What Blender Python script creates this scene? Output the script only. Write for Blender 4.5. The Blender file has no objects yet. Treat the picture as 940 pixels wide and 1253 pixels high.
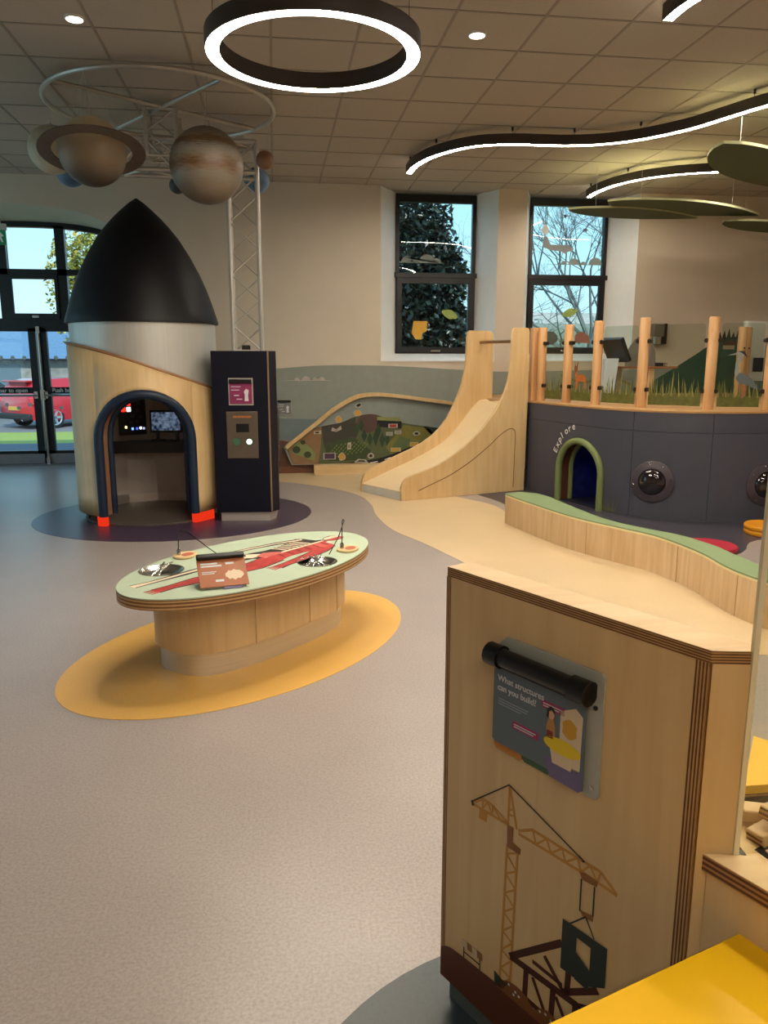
import bpy, math, random
from mathutils import Matrix, Vector
from mathutils.geometry import tessellate_polygon
random.seed(7)
SC = bpy.context.scene
C = SC.collection
PI = math.pi

# ------------------------------------------------------------------ camera
cam_d = bpy.data.cameras.new('camera')
cam = bpy.data.objects.new('camera', cam_d)
C.objects.link(cam)
cam.location = (0, 0, 1.55)
cam.rotation_euler = (math.radians(90 - 11.3), 0, math.radians(-8))
cam_d.sensor_fit = 'VERTICAL'
cam_d.sensor_height = 36.0
cam_d.lens = 36.0 * 940 / 1253
cam_d.clip_start = 0.05
cam_d.clip_end = 300
SC.camera = cam
SC.view_settings.view_transform = 'Standard'
SC.view_settings.look = 'None'
SC.view_settings.gamma = 1
SC.view_settings.use_curve_mapping = False
SC.view_settings.exposure = 0.1

# ------------------------------------------------------------------ light
def srgb(h):
    h = h.lstrip('#')
    v = [int(h[i:i + 2], 16) / 255 for i in (0, 2, 4)]
    return tuple((c / 12.92 if c <= .04045 else ((c + .055) / 1.055) ** 2.4) for c in v) + (1,)

LED = 112.0            # radiance of the warm pendant strips
w = bpy.data.worlds.new('sky'); SC.world = w; w.use_nodes = True
nt = w.node_tree; nt.nodes.clear()
wo = nt.nodes.new('ShaderNodeOutputWorld'); bg = nt.nodes.new('ShaderNodeBackground')
tc = nt.nodes.new('ShaderNodeTexCoord'); sx = nt.nodes.new('ShaderNodeSeparateXYZ'); rp = nt.nodes.new('ShaderNodeValToRGB')
nt.links.new(tc.outputs['Generated'], sx.inputs[0]); nt.links.new(sx.outputs['Z'], rp.inputs[0])
rp.color_ramp.elements[0].position = 0.0; rp.color_ramp.elements[0].color = (0.58, 0.84, 0.92, 1)
rp.color_ramp.elements[1].position = 0.55; rp.color_ramp.elements[1].color = (0.34, 0.62, 0.92, 1)
e_ = rp.color_ramp.elements.new(.16); e_.color = (0.42, 0.74, 0.90, 1)
nt.links.new(rp.outputs[0], bg.inputs['Color']); bg.inputs['Strength'].default_value = 1.5
nt.links.new(bg.outputs[0], wo.inputs[0])

sun_d = bpy.data.lights.new('sun', 'SUN'); sun = bpy.data.objects.new('sun', sun_d); C.objects.link(sun)
sun_d.energy = 4.0; sun_d.angle = math.radians(.6); sun_d.color = (1, .95, .86)
sun.rotation_euler = (math.radians(52), 0, math.radians(14))

# ------------------------------------------------------------------ materials
MATS = {}
def mat(name, hexc, rough=.5, metal=0., var=.05, scale=9., bump=0., coat=0., spec=.5, stretch=None):
    if name in MATS: return MATS[name]
    m = bpy.data.materials.new(name); MATS[name] = m; m.use_nodes = True
    nt = m.node_tree; p = nt.nodes['Principled BSDF']
    col = srgb(hexc)
    t = nt.nodes.new('ShaderNodeTexCoord'); n = nt.nodes.new('ShaderNodeTexNoise')
    n.inputs['Scale'].default_value = scale; n.inputs['Detail'].default_value = 4
    src = t.outputs['Object']
    if stretch:
        mp = nt.nodes.new('ShaderNodeMapping'); mp.inputs['Scale'].default_value = stretch
        nt.links.new(src, mp.inputs[0]); src = mp.outputs[0]
    nt.links.new(src, n.inputs['Vector'])
    r = nt.nodes.new('ShaderNodeValToRGB')
    r.color_ramp.elements[0].position = .3; r.color_ramp.elements[1].position = .7
    r.color_ramp.elements[0].color = tuple(c * (1 - var) for c in col[:3]) + (1,)
    r.color_ramp.elements[1].color = tuple(min(1, c * (1 + var)) for c in col[:3]) + (1,)
    nt.links.new(n.outputs['Fac'], r.inputs[0]); nt.links.new(r.outputs[0], p.inputs['Base Color'])
    p.inputs['Roughness'].default_value = rough; p.inputs['Metallic'].default_value = metal
    p.inputs['Coat Weight'].default_value = coat; p.inputs['Specular IOR Level'].default_value = spec
    if bump:
        b = nt.nodes.new('ShaderNodeBump'); b.inputs['Strength'].default_value = bump; b.inputs['Distance'].default_value = .01
        nt.links.new(n.outputs['Fac'], b.inputs['Height']); nt.links.new(b.outputs[0], p.inputs['Normal'])
    return m

def emit(name, hexc, strength):
    if name in MATS: return MATS[name]
    m = bpy.data.materials.new(name); MATS[name] = m; m.use_nodes = True
    nt = m.node_tree; nt.nodes.clear()
    o = nt.nodes.new('ShaderNodeOutputMaterial'); e = nt.nodes.new('ShaderNodeEmission')
    e.inputs['Color'].default_value = srgb(hexc); e.inputs['Strength'].default_value = strength
    nt.links.new(e.outputs[0], o.inputs[0]); return m

def glass(name, tint='f2f8f6', refl=.08, rough=.0):
    if name in MATS: return MATS[name]
    m = bpy.data.materials.new(name); MATS[name] = m; m.use_nodes = True
    nt = m.node_tree; nt.nodes.clear()
    o = nt.nodes.new('ShaderNodeOutputMaterial'); mx = nt.nodes.new('ShaderNodeMixShader')
    t = nt.nodes.new('ShaderNodeBsdfTransparent'); g = nt.nodes.new('ShaderNodeBsdfGlossy')
    t.inputs['Color'].default_value = srgb(tint); g.inputs['Roughness'].default_value = rough
    mx.inputs[0].default_value = refl
    nt.links.new(t.outputs[0], mx.inputs[1]); nt.links.new(g.outputs[0], mx.inputs[2]); nt.links.new(mx.outputs[0], o.inputs[0])
    return m

def lino(name, hexc, speck='6d6258', amt=.35, rough=.36):
    """speckled sheet flooring"""
    m = bpy.data.materials.new(name); MATS[name] = m; m.use_nodes = True
    nt = m.node_tree; p = nt.nodes['Principled BSDF']
    t = nt.nodes.new('ShaderNodeTexCoord')
    n1 = nt.nodes.new('ShaderNodeTexNoise'); n1.inputs['Scale'].default_value = 105; n1.inputs['Detail'].default_value = 8; n1.inputs['Roughness'].default_value = .7
    n2 = nt.nodes.new('ShaderNodeTexNoise'); n2.inputs['Scale'].default_value = 2.2; n2.inputs['Detail'].default_value = 3
    for n in (n1, n2): nt.links.new(t.outputs['Object'], n.inputs['Vector'])
    r = nt.nodes.new('ShaderNodeValToRGB'); r.color_ramp.elements[0].position = .38; r.color_ramp.elements[1].position = .58
    c = srgb(hexc); s = srgb(speck)
    r.color_ramp.elements[0].color = tuple(c[i] * (1 - amt) + s[i] * amt for i in range(3)) + (1,)
    r.color_ramp.elements[1].color = c
    nt.links.new(n1.outputs['Fac'], r.inputs[0])
    mx = nt.nodes.new('ShaderNodeMixRGB'); mx.blend_type = 'MULTIPLY'; mx.inputs[0].default_value = .18
    nt.links.new(r.outputs[0], mx.inputs[1]); nt.links.new(n2.outputs['Fac'], mx.inputs[2])
    nt.links.new(mx.outputs[0], p.inputs['Base Color'])
    p.inputs['Roughness'].default_value = rough
    return m

def wood(name, light, dark, stretch=(14, 14, 1.1), rough=.42, mixp=.5):
    m = bpy.data.materials.new(name); MATS[name] = m; m.use_nodes = True
    nt = m.node_tree; p = nt.nodes['Principled BSDF']
    t = nt.nodes.new('ShaderNodeTexCoord'); mp = nt.nodes.new('ShaderNodeMapping'); mp.inputs['Scale'].default_value = stretch
    n = nt.nodes.new('ShaderNodeTexNoise'); n.inputs['Scale'].default_value = 1.6; n.inputs['Detail'].default_value = 8; n.inputs['Distortion'].default_value = .6
    n2 = nt.nodes.new('ShaderNodeTexNoise'); n2.inputs['Scale'].default_value = 1.3; n2.inputs['Detail'].default_value = 2
    nt.links.new(t.outputs['Object'], mp.inputs[0]); nt.links.new(mp.outputs[0], n.inputs['Vector']); nt.links.new(t.outputs['Object'], n2.inputs['Vector'])
    r = nt.nodes.new('ShaderNodeValToRGB'); r.color_ramp.elements[0].position = .28; r.color_ramp.elements[1].position = .66
    r.color_ramp.elements[0].color = srgb(dark); r.color_ramp.elements[1].color = srgb(light)
    nt.links.new(n.outputs['Fac'], r.inputs[0])
    mx = nt.nodes.new('ShaderNodeMixRGB'); mx.blend_type = 'SOFT_LIGHT'; mx.inputs[0].default_value = .35
    nt.links.new(r.outputs[0], mx.inputs[1]); nt.links.new(n2.outputs['Fac'], mx.inputs[2])
    nt.links.new(mx.outputs[0], p.inputs['Base Color']); p.inputs['Roughness'].default_value = rough
    return m

def banded(name, light, dark, direction, period, rough=.5):
    """plywood end grain: thin alternating plies along a direction"""
    m = bpy.data.materials.new(name); MATS[name] = m; m.use_nodes = True
    nt = m.node_tree; p = nt.nodes['Principled BSDF']
    t = nt.nodes.new('ShaderNodeTexCoord'); d = nt.nodes.new('ShaderNodeVectorMath'); d.operation = 'DOT_PRODUCT'
    d.inputs[1].default_value = direction
    nt.links.new(t.outputs['Object'], d.inputs[0])
    mu = nt.nodes.new('ShaderNodeMath'); mu.operation = 'MULTIPLY'; mu.inputs[1].default_value = 2 * PI / period
    si = nt.nodes.new('ShaderNodeMath'); si.operation = 'SINE'
    nt.links.new(d.outputs['Value'], mu.inputs[0]); nt.links.new(mu.outputs[0], si.inputs[0])
    n = nt.nodes.new('ShaderNodeTexNoise'); n.inputs['Scale'].default_value = 40; nt.links.new(t.outputs['Object'], n.inputs['Vector'])
    ad = nt.nodes.new('ShaderNodeMath'); ad.operation = 'ADD'; nt.links.new(si.outputs[0], ad.inputs[0]); nt.links.new(n.outputs['Fac'], ad.inputs[1])
    r = nt.nodes.new('ShaderNodeValToRGB'); r.color_ramp.elements[0].position = .25; r.color_ramp.elements[1].position = .8
    r.color_ramp.elements[0].color = srgb(dark); r.color_ramp.elements[1].color = srgb(light)
    nt.links.new(ad.outputs[0], r.inputs[0]); nt.links.new(r.outputs[0], p.inputs['Base Color']); p.inputs['Roughness'].default_value = rough
    return m

M_floor = lino('lino_taupe', 'aea49f', '746a63', .42, .34)
M_tan = lino('lino_tan', 'dcc49c', 'c0a478', .2, .33)
M_yel = lino('lino_yellow', 'e2b25e', 'c0913e', .2, .33)
M_pur = lino('lino_purple', '46364c', '302536', .3, .33)
M_slate = lino('lino_slate', '38474d', '242e32', .35, .4)
M_dkfl = lino('lino_dark', '4a4752', '2f2d36', .35, .36)
M_wall = mat('wall_paint', 'cdc2b1', .75, var=.02, scale=3)
M_white = mat('reveal_paint', 'e2e2de', .6, var=.02)
M_tile = mat('ceiling_tile', 'aaa093', .85, var=.04, scale=60, bump=.05)
M_bar = mat('ceiling_grid', '8b8276', .6)
M_slab = mat('ceiling_slab', '8f877c', .8)
M_ply = wood('birch_ply', 'dabd8c', 'cfae7c')
M_plyh = wood('birch_ply_flat', 'dfc394', 'd0af7c', (1.6, 14, 14))
M_ply2 = wood('ash_ply', 'dcbf95', 'c9a677')
M_post = wood('larch_post', 'd8ab78', 'bc8c58', (16, 16, .9))
M_edge = banded('ply_edge_flat', 'c79a62', '5f3b22', (0, 0, 1), .0085)
M_edgev = banded('ply_edge_upright', 'b98f58', '5a3820', (.485, -.8745, 0), .006)
M_black = mat('black_frame', '14151a', .4, var=.1)
M_blackpl = mat('black_plastic', '101013', .35)
M_navy = mat('navy_laminate', '0f1120', .42, var=.08, spec=.25)
M_nose = mat('rocket_nose', '06060c', .5, var=.1, scale=4, spec=.3)
M_pad = mat('navy_vinyl', '12263f', .45)
M_alu = mat('brushed_aluminium', 'c6c6c1', .42, .45, .05, 3, stretch=(30, 30, .4))
M_steel = mat('stainless', 'c4c0b8', .22, 1., .04, 4)
M_toe = mat('brushed_steel', 'ddd8ce', .34, .65, .06, 3, stretch=(1, 1, 40))
M_truss = mat('truss_aluminium', 'bdb9b2', .4, .6)
M_bronze = mat('lamp_bronze', '352c27', .55, var=.06)
M_led = emit('led_strip', 'fff0da', LED)
M_down = emit('downlight_lens', 'fff0d8', 14)
M_leafpanel = mat('felt_green', '4d573d', .9, var=.05, scale=40)
M_leaflit = mat('felt_lit', 'b2b58c', .9)  # top and rim of the felt painted paler, as lit from above
M_mint = mat('mint_laminate', 'b3c4ac', .4, var=.02)
M_green = mat('bench_green', '80966a', .5, var=.03)
M_yellow = mat('yellow_laminate', 'f4bf10', .35, var=.02, spec=.4)
M_grey = mat('platform_grey', '4b4c58', .55, var=.06, scale=3)
M_olive = mat('olive_vinyl', '7c8a56', .5)
M_glass = glass('window_glass', 'f2f9f9', .03)
M_bal = glass('balustrade_glass', 'f0f5f0', .03)
M_acr = glass('acrylic_sheet', 'f3f3ea', .07)
M_acre = mat('acrylic_edge', 'd9cfae', .25, var=.05)

# ------------------------------------------------------------------ mesh helpers
class MB:
    def __init__(s): s.v = []; s.f = []
    def add(s, vs, fs):
        o = len(s.v); s.v += [tuple(v) for v in vs]; s.f += [tuple(i + o for i in f) for f in fs]; return s
    def box(s, x0, x1, y0, y1, z0, z1):
        return s.add([(x0, y0, z0), (x1, y0, z0), (x1, y1, z0), (x0, y1, z0), (x0, y0, z1), (x1, y0, z1), (x1, y1, z1), (x0, y1, z1)],
                     [(0, 3, 2, 1), (4, 5, 6, 7), (0, 1, 5, 4), (1, 2, 6, 5), (2, 3, 7, 6), (3, 0, 4, 7)])
    def obox(s, m, sx, sy, sz):
        k = MB().box(-sx / 2, sx / 2, -sy / 2, sy / 2, -sz / 2, sz / 2)
        return s.add([m @ Vector(v) for v in k.v], k.f)
    def prism(s, poly, z0, z1):
        n = len(poly)
        a = sum(poly[i][0] * poly[(i + 1) % n][1] - poly[(i + 1) % n][0] * poly[i][1] for i in range(n))
        if a < 0: poly = poly[::-1]
        return s.add([(x, y, z0) for x, y in poly] + [(x, y, z1) for x, y in poly],
                     [tuple(range(n))[::-1], tuple(range(n, 2 * n))] + [(i, (i + 1) % n, n + (i + 1) % n, n + i) for i in range(n)])
    def slab(s, poly, o, d, t):
        """polygon (s,z) in the vertical plane through o along d, thickened by t along the plane normal (d rotated -90 deg)"""
        n = len(poly); nx, ny = d[1], -d[0]
        a = sum(poly[i][0] * poly[(i + 1) % n][1] - poly[(i + 1) % n][0] * poly[i][1] for i in range(n))
        if a < 0: poly = poly[::-1]
        f = lambda q, k: (o[0] + d[0] * q[0] + nx * k, o[1] + d[1] * q[0] + ny * k, (o[2] if len(o) > 2 else 0) + q[1])
        k0, k1 = (t if not isinstance(t, tuple) else t[1]), (0 if not isinstance(t, tuple) else t[0])
        return s.add([f(q, k0) for q in poly] + [f(q, k1) for q in poly],
                     [tuple(range(n)), tuple(range(n, 2 * n))[::-1]] + [(i, n + i, n + (i + 1) % n, (i + 1) % n) for i in range(n)])
    def tube(s, pts, r, seg=8, closed=False, caps=True):
        P = [Vector(p) for p in pts]; n = len(P); vs = []; fs = []
        rr = r if isinstance(r, (list, tuple)) else [r] * n
        up = None
        for i in range(n):
            a = P[(i - 1) % n] if (closed or i > 0) else P[i]; b = P[(i + 1) % n] if (closed or i < n - 1) else P[i]
            t = (b - a).normalized()
            if up is None:
                up = Vector((0, 0, 1)) if abs(t.z) < .9 else Vector((1, 0, 0))
            x = t.cross(up)
            if x.length < 1e-4: x = t.cross(Vector((1, .3, .2)))
            x.normalize(); y = x.cross(t).normalized(); up = y
            for k in range(seg):
                an = 2 * PI * k / seg
                vs.append(P[i] + (x * math.cos(an) + y * math.sin(an)) * rr[i])
        m = n if closed else n - 1
        for i in range(m):
            j = (i + 1) % n
            for k in range(seg):
                l = (k + 1) % seg
                fs.append((i * seg + k, i * seg + l, j * seg + l, j * seg + k))
        if caps and not closed:
            fs.append(tuple(range(seg))[::-1]); fs.append(tuple((n - 1) * seg + k for k in range(seg)))
        return s.add(vs, fs)
    def lathe(s, prof, seg=32, c=(0, 0, 0), capb=True, capt=True):
        vs = []; fs = []
        for r, z in prof:
            for k in range(seg):
                a = 2 * PI * k / seg; vs.append((c[0] + r * math.cos(a), c[1] + r * math.sin(a), c[2] + z))
        for i in range(len(prof) - 1):
            for k in range(seg):
                l = (k + 1) % seg; fs.append((i * seg + k, i * seg + l, (i + 1) * seg + l, (i + 1) * seg + k))
        if capb: fs.append(tuple(range(seg))[::-1])
        if capt: fs.append(tuple((len(prof) - 1) * seg + k for k in range(seg)))
        return s.add(vs, fs)
    def sphere(s, c, r, seg=28, rings=16):
        prof = [(max(1e-4, r * math.sin(PI * i / rings)), -r * math.cos(PI * i / rings)) for i in range(rings + 1)]
        return s.lathe(prof, seg, c)
    def ribbon(s, path, prof, closed=False):
        """sweep a (lateral, z) profile along an xy path"""
        n = len(path); k = len(prof); vs = []; fs = []
        for i in range(n):
            a = path[(i - 1) % n] if (closed or i > 0) else path[i]; b = path[(i + 1) % n] if (closed or i < n - 1) else path[i]
            dx, dy = b[0] - a[0], b[1] - a[1]; L = math.hypot(dx, dy); nx, ny = dy / L, -dx / L
            for l, z in prof: vs.append((path[i][0] + nx * l, path[i][1] + ny * l, z))
        for i in range(n if closed else n - 1):
            j = (i + 1) % n
            for q in range(k):
                r = (q + 1) % k; fs.append((i * k + q, j * k + q, j * k + r, i * k + r))
        if not closed:
            fs.append(tuple(range(k))); fs.append(tuple((n - 1) * k + q for q in range(k))[::-1])
        return s.add(vs, fs)
    def poly3(s, pts):
        return s.add(pts, [tuple(range(len(pts)))])

ROOT = {}
def mesh(name, mb, m, smooth=30):
    me = bpy.data.meshes.new(name); me.from_pydata(mb.v, [], mb.f); me.update()
    if m: me.materials.append(m)
    if smooth:
        me.polygons.foreach_set('use_smooth', [True] * len(me.polygons)); me.set_sharp_from_angle(angle=math.radians(smooth))
    return me
def O(name, mb, m, parent=None, bevel=0, smooth=30, world=False, label=None, kind=None):
    if world and parent is not None:
        inv = ROOT[parent].inverted(); k = MB(); k.v = [tuple(inv @ Vector(v)) for v in mb.v]; k.f = mb.f; mb = k
    o = bpy.data.objects.new(name, mesh(name, mb, m, smooth)); C.objects.link(o)
    if parent is not None: o.parent = parent; ROOT[o] = ROOT[parent]
    else: ROOT[o] = Matrix.Identity(4)
    if bevel:
        b = o.modifiers.new('bevel', 'BEVEL'); b.width = bevel; b.segments = 2; b.limit_method = 'ANGLE'
    if label: o['label'] = label
    if kind: o['kind'] = kind
    return o
def W(*a, **k): return O(*a, world=True, **k)
def islands(mb):
    p = list(range(len(mb.v)))
    def fd(i):
        while p[i] != i: p[i] = p[p[i]]; i = p[i]
        return i
    for f in mb.f:
        for i in f[1:]: p[fd(i)] = fd(f[0])
    g = {}
    for f in mb.f: g.setdefault(fd(f[0]), []).append(f)
    out = []
    for fs_ in g.values():
        idx = sorted({i for f in fs_ for i in f}); mp = {j: k for k, j in enumerate(idx)}
        m = MB(); m.v = [mb.v[i] for i in idx]; m.f = [tuple(mp[i] for i in f) for f in fs_]; out.append(m)
    return out
def OP(name, mb, *a, **k):
    """one object for every separate piece"""
    return [O(name, m, *a, **k) for m in islands(mb)]
def WP_(*a, **k): return OP(*a, world=True, **k)
def T(name, label, cat, loc=(0, 0, 0), rz=0, group=None):
    o = bpy.data.objects.new(name, None); C.objects.link(o); o.location = loc; o.rotation_euler = (0, 0, rz); o.empty_display_size = .1
    o['label'] = label; o['category'] = cat
    if group: o['group'] = group
    ROOT[o] = Matrix.Translation(loc) @ Matrix.Rotation(rz, 4, 'Z'); return o
def S(name, mb, m, parent=None, label=None, **k):
    o = O(name, mb, m, parent, **k)
    if parent is None: o['kind'] = 'structure'
    if label: o['label'] = label
    return o
def SE(name, label=None, loc=(0, 0, 0)):
    o = bpy.data.objects.new(name, None); C.objects.link(o); o['kind'] = 'structure'; ROOT[o] = Matrix.Translation(loc); o.location = loc
    if label: o['label'] = label
    return o
def rot(rx=0, ry=0, rz=0, loc=(0, 0, 0)):
    return Matrix.Translation(loc) @ Matrix.Rotation(rz, 4, 'Z') @ Matrix.Rotation(ry, 4, 'Y') @ Matrix.Rotation(rx, 4, 'X')
def text(name, body, size, m, matrix, parent, align='LEFT', extrude=.0008, spacing=1.0, bold=0.):
    cu = bpy.data.curves.new(name, 'FONT'); cu.body = body; cu.size = size; cu.align_x = align; cu.extrude = extrude
    cu.space_character = spacing; cu.offset = bold; cu.resolution_u = 3
    cu.materials.append(m)
    tmp = bpy.data.objects.new('tmp', cu); me = bpy.data.meshes.new_from_object(tmp)
    bpy.data.objects.remove(tmp); bpy.data.curves.remove(cu)
    if not me.materials: me.materials.append(m)
    me.transform(ROOT[parent].inverted() @ matrix); me.name = name
    o = bpy.data.objects.new(name, me); C.objects.link(o); o.parent = parent; ROOT[o] = ROOT[parent]
    return o
def plane_mat(o, d, z, off):
    """text frame on the vertical plane through o along d (reads left to right along d), lifted off along its outward normal"""
    nx, ny = d[1], -d[0]
    return Matrix(((d[0], 0, nx, o[0] + nx * off), (d[1], 0, ny, o[1] + ny * off), (0, 1, 0, z), (0, 0, 0, 1)))
def smooth_path(pts, n=8, closed=False):
    """Catmull-Rom through points"""
    out = []; N = len(pts); m = N if closed else N - 1
    for i in range(m):
        g = (lambda j: pts[j % N]) if closed else (lambda j: pts[max(0, min(N - 1, j))])
        p0, p1, p2, p3 = g(i - 1), g(i), g(i + 1), g(i + 2)
        for k in range(n):
            t = k / n
            out.append(tuple(.5 * ((2 * b) + (-a + c) * t + (2 * a - 5 * b + 4 * c - d) * t * t + (-a + 3 * b - 3 * c + d) * t ** 3) for a, b, c, d in zip(p0, p1, p2, p3)))
    if not closed: out.append(tuple(pts[-1]))
    return out
def offset_path(path, d):
    out = []; n = len(path)
    for i in range(n):
        a = path[max(0, i - 1)]; b = path[min(n - 1, i + 1)]
        dx, dy = b[0] - a[0], b[1] - a[1]; L = math.hypot(dx, dy)
        out.append((path[i][0] + dy / L * d, path[i][1] - dx / L * d))
    return out
def ellipse(cx, cy, a, b, rz=0, n=64, p=2.0):
    out = []
    for i in range(n):
        t = 2 * PI * i / n; c, s = math.cos(t), math.sin(t)
        x = a * math.copysign(abs(c) ** (2 / p), c); y = b * math.copysign(abs(s) ** (2 / p), s)
        out.append((cx + x * math.cos(rz) - y * math.sin(rz), cy + x * math.sin(rz) + y * math.cos(rz)))
    return out

# ------------------------------------------------------------------ the room
CEIL = 3.76; WY = 10.55; XL, XR, YB = -5.6, 8.2, -4.5
flo = S('floor', MB().box(XL, XR, YB, 12.2, -.06, 0), M_floor, smooth=0, label='speckled taupe sheet floor')
def inlay(name, poly, m, z, label):
    return O(name, MB().prism(poly, 0.0, z), m, flo, smooth=0, label=label)
inlay('floor_inlay', ellipse(-.178, 4.146, 1.095, .686, PI / 4), M_yel, .002, 'yellow oval inlay under the anatomy table')
inlay('floor_inlay', ellipse(-1.02, 7.86, 1.36, 1.20, 0), M_pur, .002, 'dark purple oval inlay under the rocket')
inlay('floor_inlay', ellipse(.62, 1.05, .71, .71), M_slate, .002, 'slate blue inlay by the building bench')
tanL = smooth_path([(-.6, 10.0), (.06, 9.8), (.6, 9.27), (.92, 8.7), (1.0, 8.08), (.98, 7.55), (1.04, 6.85), (1.23, 6.27), (1.35, 5.84), (1.5, 5.3), (1.7, 4.6), (2.05, 3.9), (2.5, 3.55), (2.9, 3.6)], 5)
tanR = smooth_path([(2.95, 4.2), (2.8, 4.6), (2.76, 5.15), (2.45, 5.9), (2.3, 6.6), (2.2, 6.95), (2.31, 7.44), (2.28, 7.95), (2.0, 8.5), (1.9, 9.2), (2.3, 10.4), (1.0, 10.54), (-.6, 10.54)], 5)
inlay('floor_inlay', tanL + tanR, M_tan, .002, 'winding sand coloured path inlay')
inlay('floor_inlay', smooth_path([(2.3, 8.75), (2.9, 8.95), (3.1, 8.2), (3.3, 7.5), (3.7, 7.05), (4.3, 6.85), (5.2, 6.9), (5.6, 6.5), (5.0, 6.1), (4.13, 6.0), (3.75, 5.62), (3.3, 5.4), (2.95, 5.6), (2.6, 6.2), (2.5, 7.0), (2.45, 7.6), (2.42, 8.1)], 4, True), M_dkfl, .0015, 'dark grey inlay in front of the tunnel wall')

# ceiling: slab, tee grid and lay-in tiles
ceil = S('ceiling', MB().box(XL, XR, YB, 11.1, CEIL + .02, CEIL + .1).box(XL, -1.2, 11.1, 12.2, CEIL + .02, CEIL + .1), M_slab, smooth=0)
gx0, gy0 = 1.24 - .6 * 12, 6.0 - .6 * 4
g = MB()
for i in range(24):
    x = gx0 + .6 * i
    if XL < x < XR: g.box(x - .010, x + .010, gy0, WY, CEIL + .001, CEIL + .02)
for j in range(13):
    y = gy0 + .6 * j
    if y < WY: g.box(XL, XR, y - .010, y + .010, CEIL + .0005, CEIL + .0195)
S('ceiling_grid', g, M_bar, ceil, smooth=0)
tile_me = mesh('ceiling_tile', MB().box(.009, .591, .009, .591, 0, .012), M_tile, 0)
for i in range(24):
    for j in range(12):
        x, y = gx0 + .6 * i, gy0 + .6 * j
        if x < XL - .3 or x > XR - .3 or y > WY - .05: continue
        fx = x * math.cos(math.radians(8)) - y * math.sin(math.radians(8)); fy = y + .3
        if abs(fx + .3) > fy * .5 / .93 + .7: continue
        o = bpy.data.objects.new('ceiling_tile', tile_me); C.objects.link(o); o.parent = ceil; o.location = (x, y, CEIL + .004)

# back wall: skin with an arched door recess and two splayed window bays
AX, AW, AS, AH = -3.45, 1.75, 2.68, .75
def arch(x):
    q = min(1, abs((x - AX) / AW)); return AS + AH * (1 - q ** 2.6) ** (1 / 2.6)
wb = MB(); DY = 12.0
def wq(x0, x1, z0, z1): wb.poly3([(x0, WY, z0), (x1, WY, z0), (x1, WY, z1), (x0, WY, z1)])
TOPZ = CEIL + .06
wq(XL, AX - AW, 0, TOPZ); wq(AX + AW, 1.44, 0, TOPZ)
NA = 40
xs = [AX - AW * math.cos(PI * i / NA) for i in range(NA + 1)]
for a, b in zip(xs, xs[1:]):
    wb.poly3([(a, WY, arch(a)), (b, WY, arch(b)), (b, WY, TOPZ), (a, WY, TOPZ)])
    wb.poly3([(a, WY, arch(a)), (a, DY, arch(a)), (b, DY, arch(b)), (b, WY, arch(b))])
for x in (AX - AW, AX + AW): wb.poly3([(x, WY, 0), (x, DY, 0), (x, DY, AS), (x, WY, AS)])
SILL = 1.52; GY = 11.05
wq(1.44, 5.03, 0, SILL); wq(3.03, 3.43, SILL, TOPZ); wq(5.03, XR, 0, TOPZ)
wall = S('wall_back', wb, M_wall, smooth=25, label='cream painted rear wall')
BAYS = [((1.44, 3.03), (1.715, 2.85)), ((3.43, 5.03), (3.63, 4.79))]
rv = MB()
for (a0, a1), (b0, b1) in BAYS:
    zb = 1.625
    rv.poly3([(a0, WY, SILL), (b0, GY, zb), (b0, GY, TOPZ), (a0, WY, TOPZ)])
    rv.poly3([(a1, WY, SILL), (a1, WY, TOPZ), (b1, GY, TOPZ), (b1, GY, zb)])
    rv.poly3([(a0, WY, SILL), (a1, WY, SILL), (b1, GY, zb), (b0, GY, zb)])
    rv.box(a0, a1, WY - .012, WY, SILL - .012, SILL)
S('trim_1', rv, M_white, smooth=0, label='white splayed window reveals')
wl = MB(); LW = [(4.6, 7.2), (7.7, 10.3)]       # tall unseen side windows, added to bring in more daylight
ye = YB
for a, b in LW + [(12.2, 12.2)]:
    wl.box(XL - .2, XL, ye, a, 0, TOPZ)
    if a < 12: wl.box(XL - .2, XL, a, b, 0, .5); wl.box(XL - .2, XL, a, b, 3.5, TOPZ)
    ye = b
S('wall_left', wl, M_wall, smooth=0)
for i, (a, b) in enumerate(LW):
    f_ = MB().box(XL - .16, XL - .08, a, a + .06, .5, 3.5).box(XL - .16, XL - .08, b - .06, b, .5, 3.5).box(XL - .16, XL - .08, a, b, .5, .56).box(XL - .16, XL - .08, a, b, 3.44, 3.5).box(XL - .16, XL - .08, a, b, 1.9, 1.98)
    wn = SE('window_%d' % (i + 3), 'black framed side window, unseen, added for more daylight'); O('frame', f_, M_black, wn); O('pane', MB().box(XL - .122, XL - .118, a + .05, b - .05, .55, 3.45), M_glass, wn, smooth=0)
S('wall_right', MB().box(XR, XR + .2, YB, 12.2, 0, TOPZ), M_wall, smooth=0)
S('wall_front', MB().box(XL, XR, YB - .2, YB, 0, TOPZ), M_wall, smooth=0)
# recess end wall around the door
re = MB()
re.poly3([(XL, DY, 0), (AX - AW, DY, 0), (AX - AW, DY, TOPZ), (XL, DY, TOPZ)])
S('trim_2', re, M_wall, smooth=0)

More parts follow.
